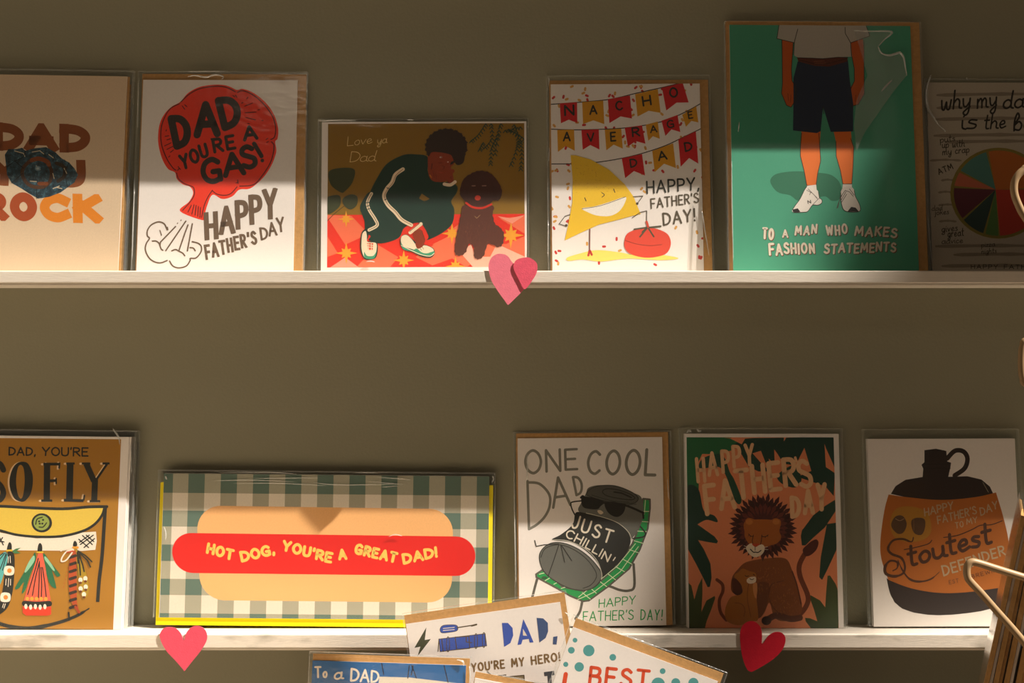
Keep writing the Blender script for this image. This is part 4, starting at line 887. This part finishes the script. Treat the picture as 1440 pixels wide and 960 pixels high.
c.part('can_lettering', 'white words on the can')
CW = '#ddd2bf'
c.text('JUST', q1('300,385')[0], q1('570,505')[0], 20, .13, CW, rot=-17, gap=.22); c.text('CHILLIN', q1('258,448')[0], q1('552,630')[0], 13, .15, CW, rot=-27, gap=.18, arc=2); c.line(q1('605,592 592,612'), 1.6, CW)
c.done(); c.envelope(2, 7, 9, 0); c.sleeve(6, 9, 13, seed=9, strip=12)
c.crease(q('95,150 98,200 95,260'), .7); c.crease(q('40,190 42,420 48,700'), .5); c.crease(q('700,260 708,350'), .4)
c.stack(1, ['spare copy standing right behind the ONE COOL DAD card'])

# ---- lion
l = view(940, 590, 2.665); l1 = view(960, 600, 6); l2 = view(960, 740, 6)
c = Card('orange jungle card with a maned lion hugging its cub', [(964.4, 608.8), (1176.6, 611.8), (1189.5, 889.5), (966, 889.5)], ZL, b=0.0135, lean=4)
c.clipto([(966.5, 614), (1169.8, 616), (1182.5, 889), (968, 889)])
c.part('printed_ground'); c.fill('#e38a5e')
c.part('jungle_drawing', 'dark green leaves')
G1, G2, G3 = '#1f6a3e', '#123a2e', '#3a4a22'
c.poly(l1('30,80 395,80 450,110 510,140 430,190 300,225 170,220 130,300 140,420 135,690 60,690 30,600'), G1, sm=False)
c.poly(l1('35,500 135,510 180,690 270,735 295,790 200,770 100,820 30,820'), G2, sm=True)
c.poly(l1('300,220 360,260 400,370 440,440 500,600 470,640 420,560 380,430 310,330 150,340 170,260'), '#1d4a36', sm=True)
c.poly(l1('430,150 520,100 600,95 680,95 700,180 740,320 700,300 660,200 590,220 680,320 740,370 640,370 560,330 500,230'), G2)
c.poly(l1('640,95 850,95 850,125 870,95 1270,95 1275,350 1200,190 1185,150 1200,340 1275,390 1270,580 1200,500 1090,460 1000,430 960,500 950,420 1010,400 1080,370 1020,180 970,280 930,320 850,310 800,230 770,190 775,310 720,260 690,180'), G2)
c.poly(l1('350,90 400,95 500,145 530,95'), '#e38a5e')
c.poly(l1('800,400 900,330 960,340 1000,440 960,500 900,500 820,460'), '#1b4434', sm=True)
c.poly(l1('1000,920 1020,850 1100,740 1200,660 1280,610 1290,700 1200,840 1100,930 1050,960 1010,970') , G2)
c.poly(l2('1000,70 1010,20 1060,-30 1230,-30 1300,-40 1300,190 1230,350 1185,445 1160,420 1170,250 1195,100 1215,-20 1100,90 1040,150 1010,150'), G2)
c.poly(l2('30,-60 130,-30 200,20 270,70 300,110 290,130 200,115 130,100 180,180 235,300 245,420 230,500 210,505 180,440 110,300 50,190 30,150'), G2, sm=False)
c.poly(l2('40,460 70,490 95,610 130,490 165,420 165,560 155,720 200,620 270,580 275,600 240,700 200,800 180,880 40,880'), G3)
c.poly(l2('1230,410 1250,405 1300,480 1330,560 1330,890 1120,890 1050,800 1045,770 1090,775 1150,800 1120,700 1080,590 1090,575 1170,620 1215,680 1220,560'), G3)
c.part('lion_drawing', 'brown lion with a dark red mane')
LB, LD, MN = '#84461a', '#5c2a12', '#4a1d18'
c.line(l2('1030,230 990,320 1000,420 1060,560 1065,640 1010,730 920,780'), 7, '#74351a', sm=True)
c.poly(l2('1022,215 1020,180 1060,140 1090,115 1130,100 1150,130 1130,190 1080,235 1040,240'), '#4f1d14', sm=True)
c.poly(l2('540,290 700,260 870,260 930,360 970,470 1010,620 1015,720 950,780 850,800 780,760 740,640 700,720 660,770 620,765 625,650 640,500 560,480 480,540 440,560 410,520 420,420 470,350'), LB, sm=True)
c.poly(l2('640,470 740,480 730,600 690,730 650,775 622,750 630,620'), '#6e3816', sm=True)
c.line(l2('735,560 760,480 860,450'), .8, LD, sm=True); c.line(l2('735,600 780,690 850,750'), .8, LD, sm=True)
c.line(l2('930,370 970,480 1010,650'), 2, '#5c2a12', sm=True)
c.line(l2('720,790 800,750 920,780 1000,770'), 9, LD, sm=True); c.disc(l2('715,795')[0], 7, 6.5, '#3a1d18')
spikes = []
cx, cy = l1('680,845')[0]
for ring_, R0, n_ in ((0, 48, 40), (1, 42, 36), (2, 35, 30)):
    for k in range(n_):
        a = k * 2 * math.pi / n_ + ring_ * .1; rr = R0 + 2.5 * math.sin(k * 2.7)
        dx_, dy_ = math.cos(a), math.sin(a) * (1.0 if math.sin(a) < 0 else .93)
        tip = (cx + rr * dx_, cy + rr * dy_); m0 = (cx + rr * .55 * dx_, cy + rr * .55 * dy_); nx_, ny_ = -dy_, dx_
        m1 = (cx + rr * .85 * dx_, cy + rr * .85 * dy_)
        spikes.append([m0, (m1[0] + nx_ * 3, m1[1] + ny_ * 3), tip, (m1[0] - nx_ * 3, m1[1] - ny_ * 3)])
c.add([[(cx + 38 * math.cos(k / 15 * math.pi), cy + 36 * math.sin(k / 15 * math.pi)) for k in range(30)]] + spikes[:40], '#4c1c1a'); c.add(spikes[40:76], '#38120f'); c.add(spikes[76:], '#662a20')
c.poly(l1('530,780 560,755 610,770 640,790 730,785 780,760 825,775 830,820 810,850 835,920') + l2('800,130 740,150 690,170 610,180 560,130 530,80') + l1('525,880 540,820'), '#a85c18', sm=True)
c.poly(l2('540,-60 800,-60 820,20 790,120 700,150 610,120 560,110 530,50'), '#a85c18', sm=True)
c.disc(l1('565,790')[0], 5, 4, '#c0722a'); c.disc(l1('790,790')[0], 5, 4, '#c0722a')
c.line(l2('600,60 590,110 600,140'), 1.2, '#5a2c0c'); c.line(l2('672,60 668,110 660,140'), 1.2, '#5a2c0c'); c.lines([l2('560,50 575,68 600,72'), l2('672,72 700,75 725,60')], 1, '#231008', sm=True)
c.lines([l2('560,60 556,72'), l2('575,65 572,78'), l2('700,72 702,84'), l2('718,65 722,76')], .6, '#231008')
c.poly(l2('540,160 580,130 620,155 670,140 695,160 690,200 660,235 610,248 570,225 545,190'), '#e8d6bc', sm=True); c.poly(l2('590,135 650,135 630,158 610,158'), '#c0441c', sm=True)
c.line(l2('615,158 615,190'), .9, '#231008'); c.line(l2('575,180 600,205 618,205 640,208 665,190'), 1.4, '#231008', sm=True)
c.lines([l2('545,160 520,150'), l2('545,175 515,175'), l2('690,165 720,160'), l2('690,180 725,185')], .6, '#e8d6bc')
fur = []
for k in range(140):
    x = RND.uniform(640, 980); y = RND.uniform(330, 740)
    if x - 640 > (330 - y) * .2 and (x < 860 or y > 420 + (x - 860) * 1.4) and not (x < 760 and y > 560): fur += ribbon(l2('%f,%f %f,%f' % (x, y, x + RND.uniform(-3, 3), y + 12)), .5)
c.add(fur, '#b06c2c')
c.part('cub_drawing', 'tan lion cub')
CB = '#a8651c'
c.line(l2('290,440 335,480 340,540 310,620 320,720 370,790'), 4.6, '#74351a', sm=True)
c.poly(l2('440,400 470,380 510,345 560,365 620,385 625,450 600,480 620,560 640,700 640,790 590,800 520,830 440,830 370,790 360,700 400,600 460,570 490,520 450,470'), CB, sm=True)
c.line(l2('440,640 500,650 530,700 520,760'), .9, '#7a4212', sm=True); c.line(l2('560,480 550,600 580,760'), .9, '#7a4212', sm=True)
c.poly(l2('545,440 570,420 600,415 622,420 620,460 580,475 550,465'), '#e8d6bc', sm=True); c.lines([l2('530,405 545,412 560,408'), l2('600,395 612,402'), l2('570,432 590,440 605,432')], 1, '#231008', sm=True)
c.poly(l2('600,475 630,470 635,540 620,600 600,540'), '#d08a4c', sm=True)
c.disc(l2('468,535')[0], 7, 6.5, '#4a241a'); c.poly(l2('420,440 450,430 500,490 495,540 460,560 425,520'), '#5c2a16', sm=True)
c.lines([l2('455,530 450,550'), l2('470,530 468,552'), l2('485,525 485,545')], .6, '#2a120c')
c.part('lettering', 'peach brushed capitals')
PE = '#e8b98c'
c.text('HAPPY', l('108,238')[0], l('325,165')[0], (37, 31), .14, PE, gap=.1, rot=4, wob=[0, 3, 1, 3, 0])
c.text("FATHER", l('140,362')[0], l('484,236')[0], (46, 42), .15, PE, gap=.03, rot=6, wob=[0, -1, 5, 4, 0, -2]); c.text('S', l('492,262')[0], l('546,250')[0], 42, .15, PE); c.line(l('473,142 477,155'), 3.6, PE)
c.text('DAY', l('458,372')[0], l('595,335')[0], (31, 42), .17, PE, gap=.06, rot=3)
c.done(); c.cl = (-c.w / 2, c.w / 2, 0, c.h)
c.envelope(0, 0, 0, 0, 'white'); c.sleeve(8, 8, 5, seed=10, strip=10)
c.crease(l('70,48 78,38 88,46'), .8); c.crease(l('108,34 118,42 124,38'), .8); c.crease(l('76,790 84,794'), .8); c.crease(l('60,400 64,600'), .4)
c.stack(1, ['spare copy standing right behind the lion card'])

# ---- STOUTEST DEFENDER
u = view(1190, 580, 2.528); u1 = view(1240, 680, 5.055)
c = Card('white card with a brown growler jug on an orange label, lower right', [(1219.6, 617.5), (1426.5, 617.5), (1440, 886), (1229.5, 886)], ZL + .001, b=0.0135, lean=4)
c.part('jug_drawing', 'dark brown growler jug')
JB = '#2a1c18'
c.line(u('358,165 385,138 415,140 430,165 420,200 385,225'), 6.5, JB, sm=True)
c.poly(u('278,135 318,130 355,138 358,175 372,180 370,195 362,230 430,228 480,240 510,265 522,290 340,330 158,290 175,262 210,240 272,230 275,200 268,185 278,178'), JB)
c.poly(u('146,592 156,640 172,675 200,698 240,712 290,720 330,722 380,720 430,715 480,708 520,698 545,675 560,640 560,600 340,560'), JB)
c.line(u('278,135 278,178 268,188 274,200 272,230'), .8, '#12100e'); c.lines([u('275,185 365,185'), u('275,200 370,200')], .8, '#15100e'); c.line(u('485,250 505,285'), .7, '#a89880'); c.line(u('145,590 160,650 190,690'), .8, '#0f0c0a', sm=True)
c.part('jug_label_drawing', 'orange label')
c.poly(smooth(u('150,292 220,302 340,312 460,302 532,286'), False, 5) + smooth(u('532,286 560,380 578,470 570,560 545,625'), False, 5) + smooth(u('545,625 430,640 330,642 230,625 150,595'), False, 5) + smooth(u('150,595 125,520 122,450 135,350 150,292'), False, 5), '#b5651a')
c.poly(u('155,400 175,345 230,335 290,360 300,430 250,460 180,450'), '#b07a1e', sm=True)
c.poly(u('160,395 175,370 200,368 215,395 205,425 185,432 165,415'), '#5a3d26', sm=True); c.poly(u('232,385 250,375 278,380 280,410 268,435 245,432 233,410'), '#5a3d26', sm=True)
c.line(u('175,378 190,385 205,378'), .7, '#b09068', sm=True); c.line(u('240,380 240,420'), .6, '#8a6a48')
c.part('lettering', 'dark script and cream capitals')
CR_ = '#b8a07c'; BS = '#4c2a14'
c.text('HAPPY', u('278,372')[0], u('382,345')[0], 12, .14, CR_, gap=.08, rot=6); c.text("FATHER'S", u('325,400')[0], u('465,362')[0], 12, .14, CR_, gap=.08, rot=8); c.text('DAY', u('478,372')[0], u('540,342')[0], 12, .14, CR_, rot=10)
c.text('TO', u('388,415')[0], u('418,408')[0], 9, .14, CR_, rot=6); c.text('MY', u('428,402')[0], u('468,392')[0], 9, .14, CR_, rot=8)
c.line(u1('225,385 210,415 150,395 80,405 45,460 70,500 140,530 165,590 150,640 90,660 30,640 25,590 60,550 110,560 110,600 80,620'), 3, BS, sm=True, ws=[.6, 1, 1.2, 1, 1.4, 1, .6])
c.line(u1('115,545 150,620 200,680 270,698 350,680 410,630'), 2.4, BS, sm=True, ws=[.5, 1, 1.4, 1, .4])
c.text('toutest', u1('195,600')[0], u1('800,430')[0], (32, 34), .14, BS, gap=.0, slant=.1, rot=14, rnd=.01)
c.line(u1('160,470 240,455 330,430 355,405'), 1.5, BS, sm=True); c.line(u1('440,385 540,370 640,330 700,300 780,295 855,268'), 1.4, BS, sm=True)
c.text('DEFENDER', u1('440,665')[0], u1('885,510')[0], (16, 15), .15, CR_, gap=.14, rot=14, butt=True)
c.text('EST', u1('480,720')[0], u1('550,705')[0], 6, .14, '#6a3c1a', rot=8, gap=.2); c.text('BREWING', u1('640,680')[0], u1('860,620')[0], 6, .14, '#6a3c1a', rot=14, gap=.3)
c.done(); c.envelope(0, 0, 0, 0, 'white'); c.sleeve(7, 14, 6, seed=11, strip=12)
c.stack(1, ['spare copy standing right behind the growler jug card'])
# ================================================================== paper hearts on the ledge fronts
def heart(label, outline, m, y=-W - 0.0003, th=0.0006, group='paper hearts on the ledge fronts', bend=0):
    pts = smooth(outline, True, 5) if outline else []
    P3 = [hit_y(a, b, y) for a, b in pts]; c0 = sum(P3, Vector()) / len(P3)
    v = [(p.x - c0.x, -th, p.z - c0.z) for p in P3] + [(p.x - c0.x, 0, p.z - c0.z) for p in P3]; n_ = len(P3)
    f = [tuple(range(n_)), tuple(range(2 * n_ - 1, n_ - 1, -1))] + [((i + 1) % n_, i, i + n_, (i + 1) % n_ + n_) for i in range(n_)]
    o = mesh('paper_heart', v, f, m); o.location = (c0.x, y, c0.z); tag(o, label, 'heart', group); return o, c0
hz = view(440, 150, 3.31)
r_ = empty('paper_heart', hit_y(718, 392, -W - 0.0003)); tag(r_, 'pink paper heart with an overlapping deeper pink lobe on the upper ledge', 'heart', 'paper hearts on the ledge fronts')
o1, c1 = heart(None, [(687, 376), (690, 364), (698, 357.5), (706, 357), (714, 360), (722, 370), (738, 378), (741, 398), (736.5, 407), (726, 418), (716, 427.5), (714, 428.3), (710, 423), (700, 409), (691, 394)], M['pink'])
o1.name = 'heart_sheet'; o1.parent = r_; o1.location = Vector(o1.location) - Vector(r_.location)
o2, c2 = heart(None, [(722.5, 378), (723, 370), (727, 365), (735, 362.5), (743, 362), (751, 366), (755.5, 372), (755, 382), (750, 392), (738, 406.5), (730, 394)], M['pinkd'], y=-W - 0.0010)
o2.name = 'heart_lobe'; o2['label'] = 'deeper pink overlapping lobe'; o2.parent = r_; o2.location = Vector(o2.location) - Vector(r_.location)
for o_ in (o1, o2):
    for k_ in ('category', 'group'):
        if k_ in o_: del o_[k_]
e = view(200, 650, 3.2)
heart('rose red paper heart at the left of the lower ledge, under the hot dog card', e('80,785 88,755 105,742 130,740 155,748 175,770 184,797 190,797 200,765 220,742 245,735 272,742 290,765 290,800 265,845 225,895 192,936 185,930 150,890 105,840'), M['rose'])
l = view(940, 590, 2.665)
heart('dark red paper heart tilted clockwise on the lower ledge, under the lion card', l('268,810 275,775 295,757 320,755 342,772 350,800 349,836 354,838 375,808 400,795 425,798 438,818 432,850 410,880 375,908 320,940 305,942 292,930 275,880'), M['red'])

# ================================================================== cards standing in front of the lower ledge
LOWZ = hit_y(720, 1172, -0.09).z
b1 = view(420, 820, 4.5); b2 = view(700, 820, 4.235)
def front(label, tl, tr, depth, lean=3):
    # height such that the lowest corner stands on the counter
    P = hit_y(*tl, -depth); ang = math.atan2((tl[1] - tr[1]), (tr[0] - tl[0]))
    ln = math.hypot(tr[0] - tl[0], tr[1] - tl[1]); sc = (0.86 - depth) / F; wd = ln * sc
    low_top = P.z + min(0, wd * math.sin(ang)); hgt = (low_top - LOWZ) / math.cos(ang) / math.cos(math.radians(lean)) - 0.0006
    hp = hgt / sc; dx_, dy_ = math.sin(ang), math.cos(ang)
    q_ = [tl, tr, (tr[0] + dx_ * hp, tr[1] + dy_ * hp), (tl[0] + dx_ * hp, tl[1] + dy_ * hp)]
    return Card(label, q_, depth=depth, lean=lean, height=hgt)
c = front("white card reading DAD, YOU'RE MY HERO with blue tool drawings, below the hot dog card", (570, 877), (788.5, 846.4), 0.074)
c.part('tool_drawing', 'blue and brown tools and a lightning bolt')
TB = '#54452c'; BL = '#3553b0'
c.poly(b1('808,278 732,408 770,400 752,462 836,352 798,358'), '#3d4028')
c.poly(b1('895,290 910,268 950,262 1000,266 1003,298 950,310 905,312'), BL, sm=True); c.line(b1('895,290 910,268 950,262 1000,266 1003,298 950,310 905,312'), .8, TB, sm=True, closed=True)
c.lines([b1('915,285 985,278'), b1('915,298 985,292')], 1, '#e8dccb'); c.line(b1('1003,280 1120,262'), 1.6, TB); c.line(b1('1095,268 1125,260'), 2.4, TB)
c.poly(b1('888,352 1180,318 1190,395 895,432'), BL); c.line(b1('888,352 1180,318 1190,395 895,432'), .9, TB, closed=True)
c.lines([b1('990,340 1078,335 1082,410 1000,418 990,340'), b1('905,350 915,430'), b1('1060,340 1060,370 1095,375'), b1('888,352 882,430')], 1.3, TB)
for x_, y_ in ((945, 385), (1122, 365), (1172, 358)): c.line([(420 + (x_ + 10 * math.cos(k)) / 4.5, 820 + (y_ + 48 * math.sin(k)) / 4.5) for k in [i * math.pi / 8 for i in range(16)]], 1, TB, closed=True)
c.lines([b1('1195,560 1230,590 1310,580'), b2('30,560 155,548 158,590')], 2, TB); c.poly(b2('40,562 150,552 152,600 42,600'), '#8a7a5c')
c.poly(b2('275,528 335,520 338,545 320,548 322,600 300,600 296,550 278,552'), '#3d4048')
c.part('lettering', 'blue cut-out capitals and brown capitals')
c.poly(b2('25,235 60,235 88,265 92,310 75,355 38,378'), BL, sm=False); c.poly(b2('152,212 118,366 140,362 148,335 185,330 190,352 213,350 180,270'), BL)
c.poly(b2('150,270 150,310 175,312'), '#e2d6c6')
c.poly(b2('232,205 270,208 298,235 300,285 285,325 248,352'), '#39507e'); c.poly(b2('330,318 356,314 350,364 328,362'), '#39507e')
c.text("YOU'RE", b1('1095,562')[0], b2('45,506')[0], 13, .17, '#7c6038', gap=.1, rot=6); c.text('MY', b2('82,500')[0], b2('162,492')[0], 13, .17, '#7c6038', rot=6); c.text('HERO!', b2('200,487')[0], b2('375,462')[0], 13, .17, '#7c6038', gap=.12, rot=6)
c.done(); c.envelope(1, 12, 8); c.sleeve(3, 15, 10, seed=12, strip=8); c.crease(b2('398,170 412,180 420,200'), .5)
c.stack(0, [])

c = front('blue card reading TO A DAD in brushed white letters, nearest the bottom edge', (439, 927.8), (656, 935.6), 0.088)
c.part('printed_ground'); c.fill('#2467a8')
c.part('pennant_drawing', 'white panel and black strings')
c.poly(b1('510,590 700,595 1080,640 1100,900 480,900'), '#e6dccb')
c.lines([b1('525,505 538,575'), b1('700,520 690,600'), b1('715,518 745,600'), b1('725,520 712,580'), b1('920,520 945,625')], 1.4, '#24242a')
c.part('lettering', 'white brushed letters')
c.text('To', b1('100,600')[0], b1('185,598')[0], 17, .16, '#f0e6d6', gap=.05); c.text('a', b1('225,612')[0], b1('285,608')[0], 20, .13, '#f0e6d6', slant=.1); c.text('DAD', b1('325,622')[0], b1('508,632')[0], (20, 18), .15, '#f0e6d6', gap=.05)
c.done(); c.envelope(0, 9, 5); c.sleeve(5, 12, 8, seed=13, strip=8); c.crease(b1('1000,480 1040,492 1045,520'), .8); c.crease(b1('1080,520 1088,600'), .5)

c = front('white card with teal dots and orange lettering reading BEST, tilted clockwise', (805, 882), (1010.5, 957), 0.100)
c.part('dot_print', 'soft teal dots')
for x_, y_, R_ in ((460, 338, 14), (438, 398, 20), (542, 400, 34), (685, 440, 20), (405, 482, 15), (485, 497, 28), (982, 522, 17), (955, 600, 40), (1060, 590, 26), (1165, 592, 30)): c.disc(b2('%d,%d' % (x_, y_))[0], R_ / 4.235, R_ / 4.235, '#4f9c9c')
c.part('lettering', 'orange brush capitals')
A_, B_ = b2('535,615')[0], b2('900,640')[0]
c.text('BEST', A_, B_, (30, 27), .16, '#d8481c', gap=.14, rot=-6, wob=[0, 1, 2, 3])
c.line(b2('405,540 395,600'), 6, '#d8481c'); c.text('DAD EVER', (735, 1010), (930, 1070), 34, .16, '#d8481c')
c.done(); c.envelope(0, 12, 4); c.sleeve(5, 15, 8, seed=14, strip=8)

c = front('kraft backed card whose top corner shows between the blue card and the dotted card', (668, 953), (766, 971), 0.094)
c.done(); c.envelope(1, 8, 4, label='kraft envelope'); c.sleeve(2, 10, 6, seed=15, strip=6)

r_ = empty('counter', (0.0, -0.26, 0)); tag(r_, 'pale wooden counter top under the front cards, below the frame', 'counter')
box('worktop', (-1.3, 1.2, -0.24, 0.2, LOWZ - 0.034, LOWZ - 0.0003), M['wood'], r_, 0.002)
box('side_panel', (-1.28, -1.25, -0.22, 0.2, 0.0005, LOWZ - 0.0345), M['wood'], r_); box('side_panel', (1.15, 1.18, -0.22, 0.2, 0.0005, LOWZ - 0.0345), M['wood'], r_)
box('front_panel', (-1.249, 1.149, -0.22, -0.2, 0.0005, LOWZ - 0.0345), M['wood'], r_)

# ================================================================== wire rack at the right edge
RY = -0.24                      # in front of the wall
base = hit_y(1640, 900, RY)
rk = empty('wire_card_rack', (base.x, RY, LOWZ)); tag(rk, 'cream wire card rack at the right edge, its hooks reaching into view', 'rack')
def rw(name, pts, r, parent=rk):
    v, f = tube_vf([Vector(p) - Vector(rk.location) for p in pts], r, 12); return mesh(name, v, f, M['wire'], parent, True)
def rp(t, y=RY): return [hit_y(a, b, y) for a, b in smooth(px(t), False, 6)]
rw('pole', [(base.x, RY, LOWZ + 0.004), (base.x, RY, 1.85)], 0.006)
rw('foot', [(base.x, RY, LOWZ - 0.0002), (base.x, RY, LOWZ + 0.004)], 0.07)
h_ = 0.0019
rw('wire_hook', rp('1640,872 1540,842 1440,811.5 1400,799 1376,791.5 1366,790 1361,795 1359.5,803 1361,812 1366,819 1380,834 1400,857 1425,885 1450,915'), h_)
rw('wire_hook', rp('1640,215 1520,222 1452,233 1438,240 1429,250 1426,261 1427,274 1433,290 1442,306 1475,350 1560,420 1640,440'), h_)
rw('wire_hook', rp('1640,560 1500,545 1446,540 1439,532 1437,518 1437,500 1439,486 1446,478 1500,470 1640,455'), h_)
rw('tray_wire', rp('1450,915 1500,975 1640,1010'), h_)
# cards filed edge-on in the rack
ka = view(1340, 460, 1.92)
def filed(i, x_top, x_bot, y_top, depth, label, m, wpx):
    a = hit_y(x_top, y_top, depth); b = hit_y(x_bot - 19, 1100, depth); ax = (a - b); L_ = ax.length
    r = empty('kraft_card', b); tag(r, label, 'card', 'kraft cards filed edge-on in the wire rack')
    r.rotation_euler = (0, math.atan2(ax.x, ax.z), -0.385); t_ = wpx * 0.62 / F
    box('envelope', (0, t_ * .55, 0, 0.105, 0, L_), M['kraft'], r, 0.0003); box('card_stock', (t_ * .6, t_ * .9, 0.002, 0.10, 0, L_ - .003), M[m], r)
    v, f = box_vf(-t_ * .08, t_ * .98, -0.001, 0.106, -0.0005, L_ + 0.004); mesh('clear_sleeve', v, f, M['film'], r)
filed(0, 1429, 1372, 722, -0.205, 'kraft card filed edge-on in the wire rack, leftmost of the bundle', 'white', 12)
filed(1, 1441, 1386, 715, -0.206, 'kraft card filed edge-on in the wire rack, second of the bundle from the left', 'kraft', 13)
filed(2, 1455, 1402, 712, -0.207, 'kraft card filed edge-on in the wire rack, third of the bundle from the left', 'white', 13)
filed(3, 1471, 1419, 710, -0.208, 'kraft card filed edge-on in the wire rack, fourth of the bundle from the left', 'kraft', 13)
filed(4, 1487, 1436, 708, -0.209, 'kraft card filed edge-on in the wire rack, last of the bundle, mostly out of view', 'white', 13)
box('tray_floor', (hit_y(1330, 1100, -0.24).x - base.x, 0.0, -0.02, 0.15, hit_y(1400, 1107, -0.2).z - LOWZ - 0.002, hit_y(1400, 1105, -0.2).z - LOWZ - 0.0005), M['wire'], rk)

# ================================================================== unseen panel added to block the sun: its sloping edge ends the sunlight to the right
def sunpt(pxy, far, y=-0.02): return hit_y(*pxy, y) - SUN_DIR * far
p1 = sunpt((1551, -400), 1.7); p2 = sunpt((545, 1430), 9.0); dd = (p1 - p2).normalized(); out_ = dd.cross(SUN_DIR).normalized()
if out_.x < 0: out_ = -out_
q0, q1_ = p2, p1
vv = [q0, q1_, q1_ + out_ * 1.6, q0 + out_ * 1.6]; c0 = sum(vv, Vector()) / 4; nn = SUN_DIR * 0.02
v = [p - c0 for p in vv] + [p - c0 + nn for p in vv]
o = mesh('sun_blocker', v, [(0, 1, 2, 3), (7, 6, 5, 4), (0, 4, 5, 1), (1, 5, 6, 2), (2, 6, 7, 3), (3, 7, 4, 0)], M['dark']); o.location = c0
tag(o, 'sloping grey sun blocker, added unseen beyond the right of the frame', 'sun_blocker')
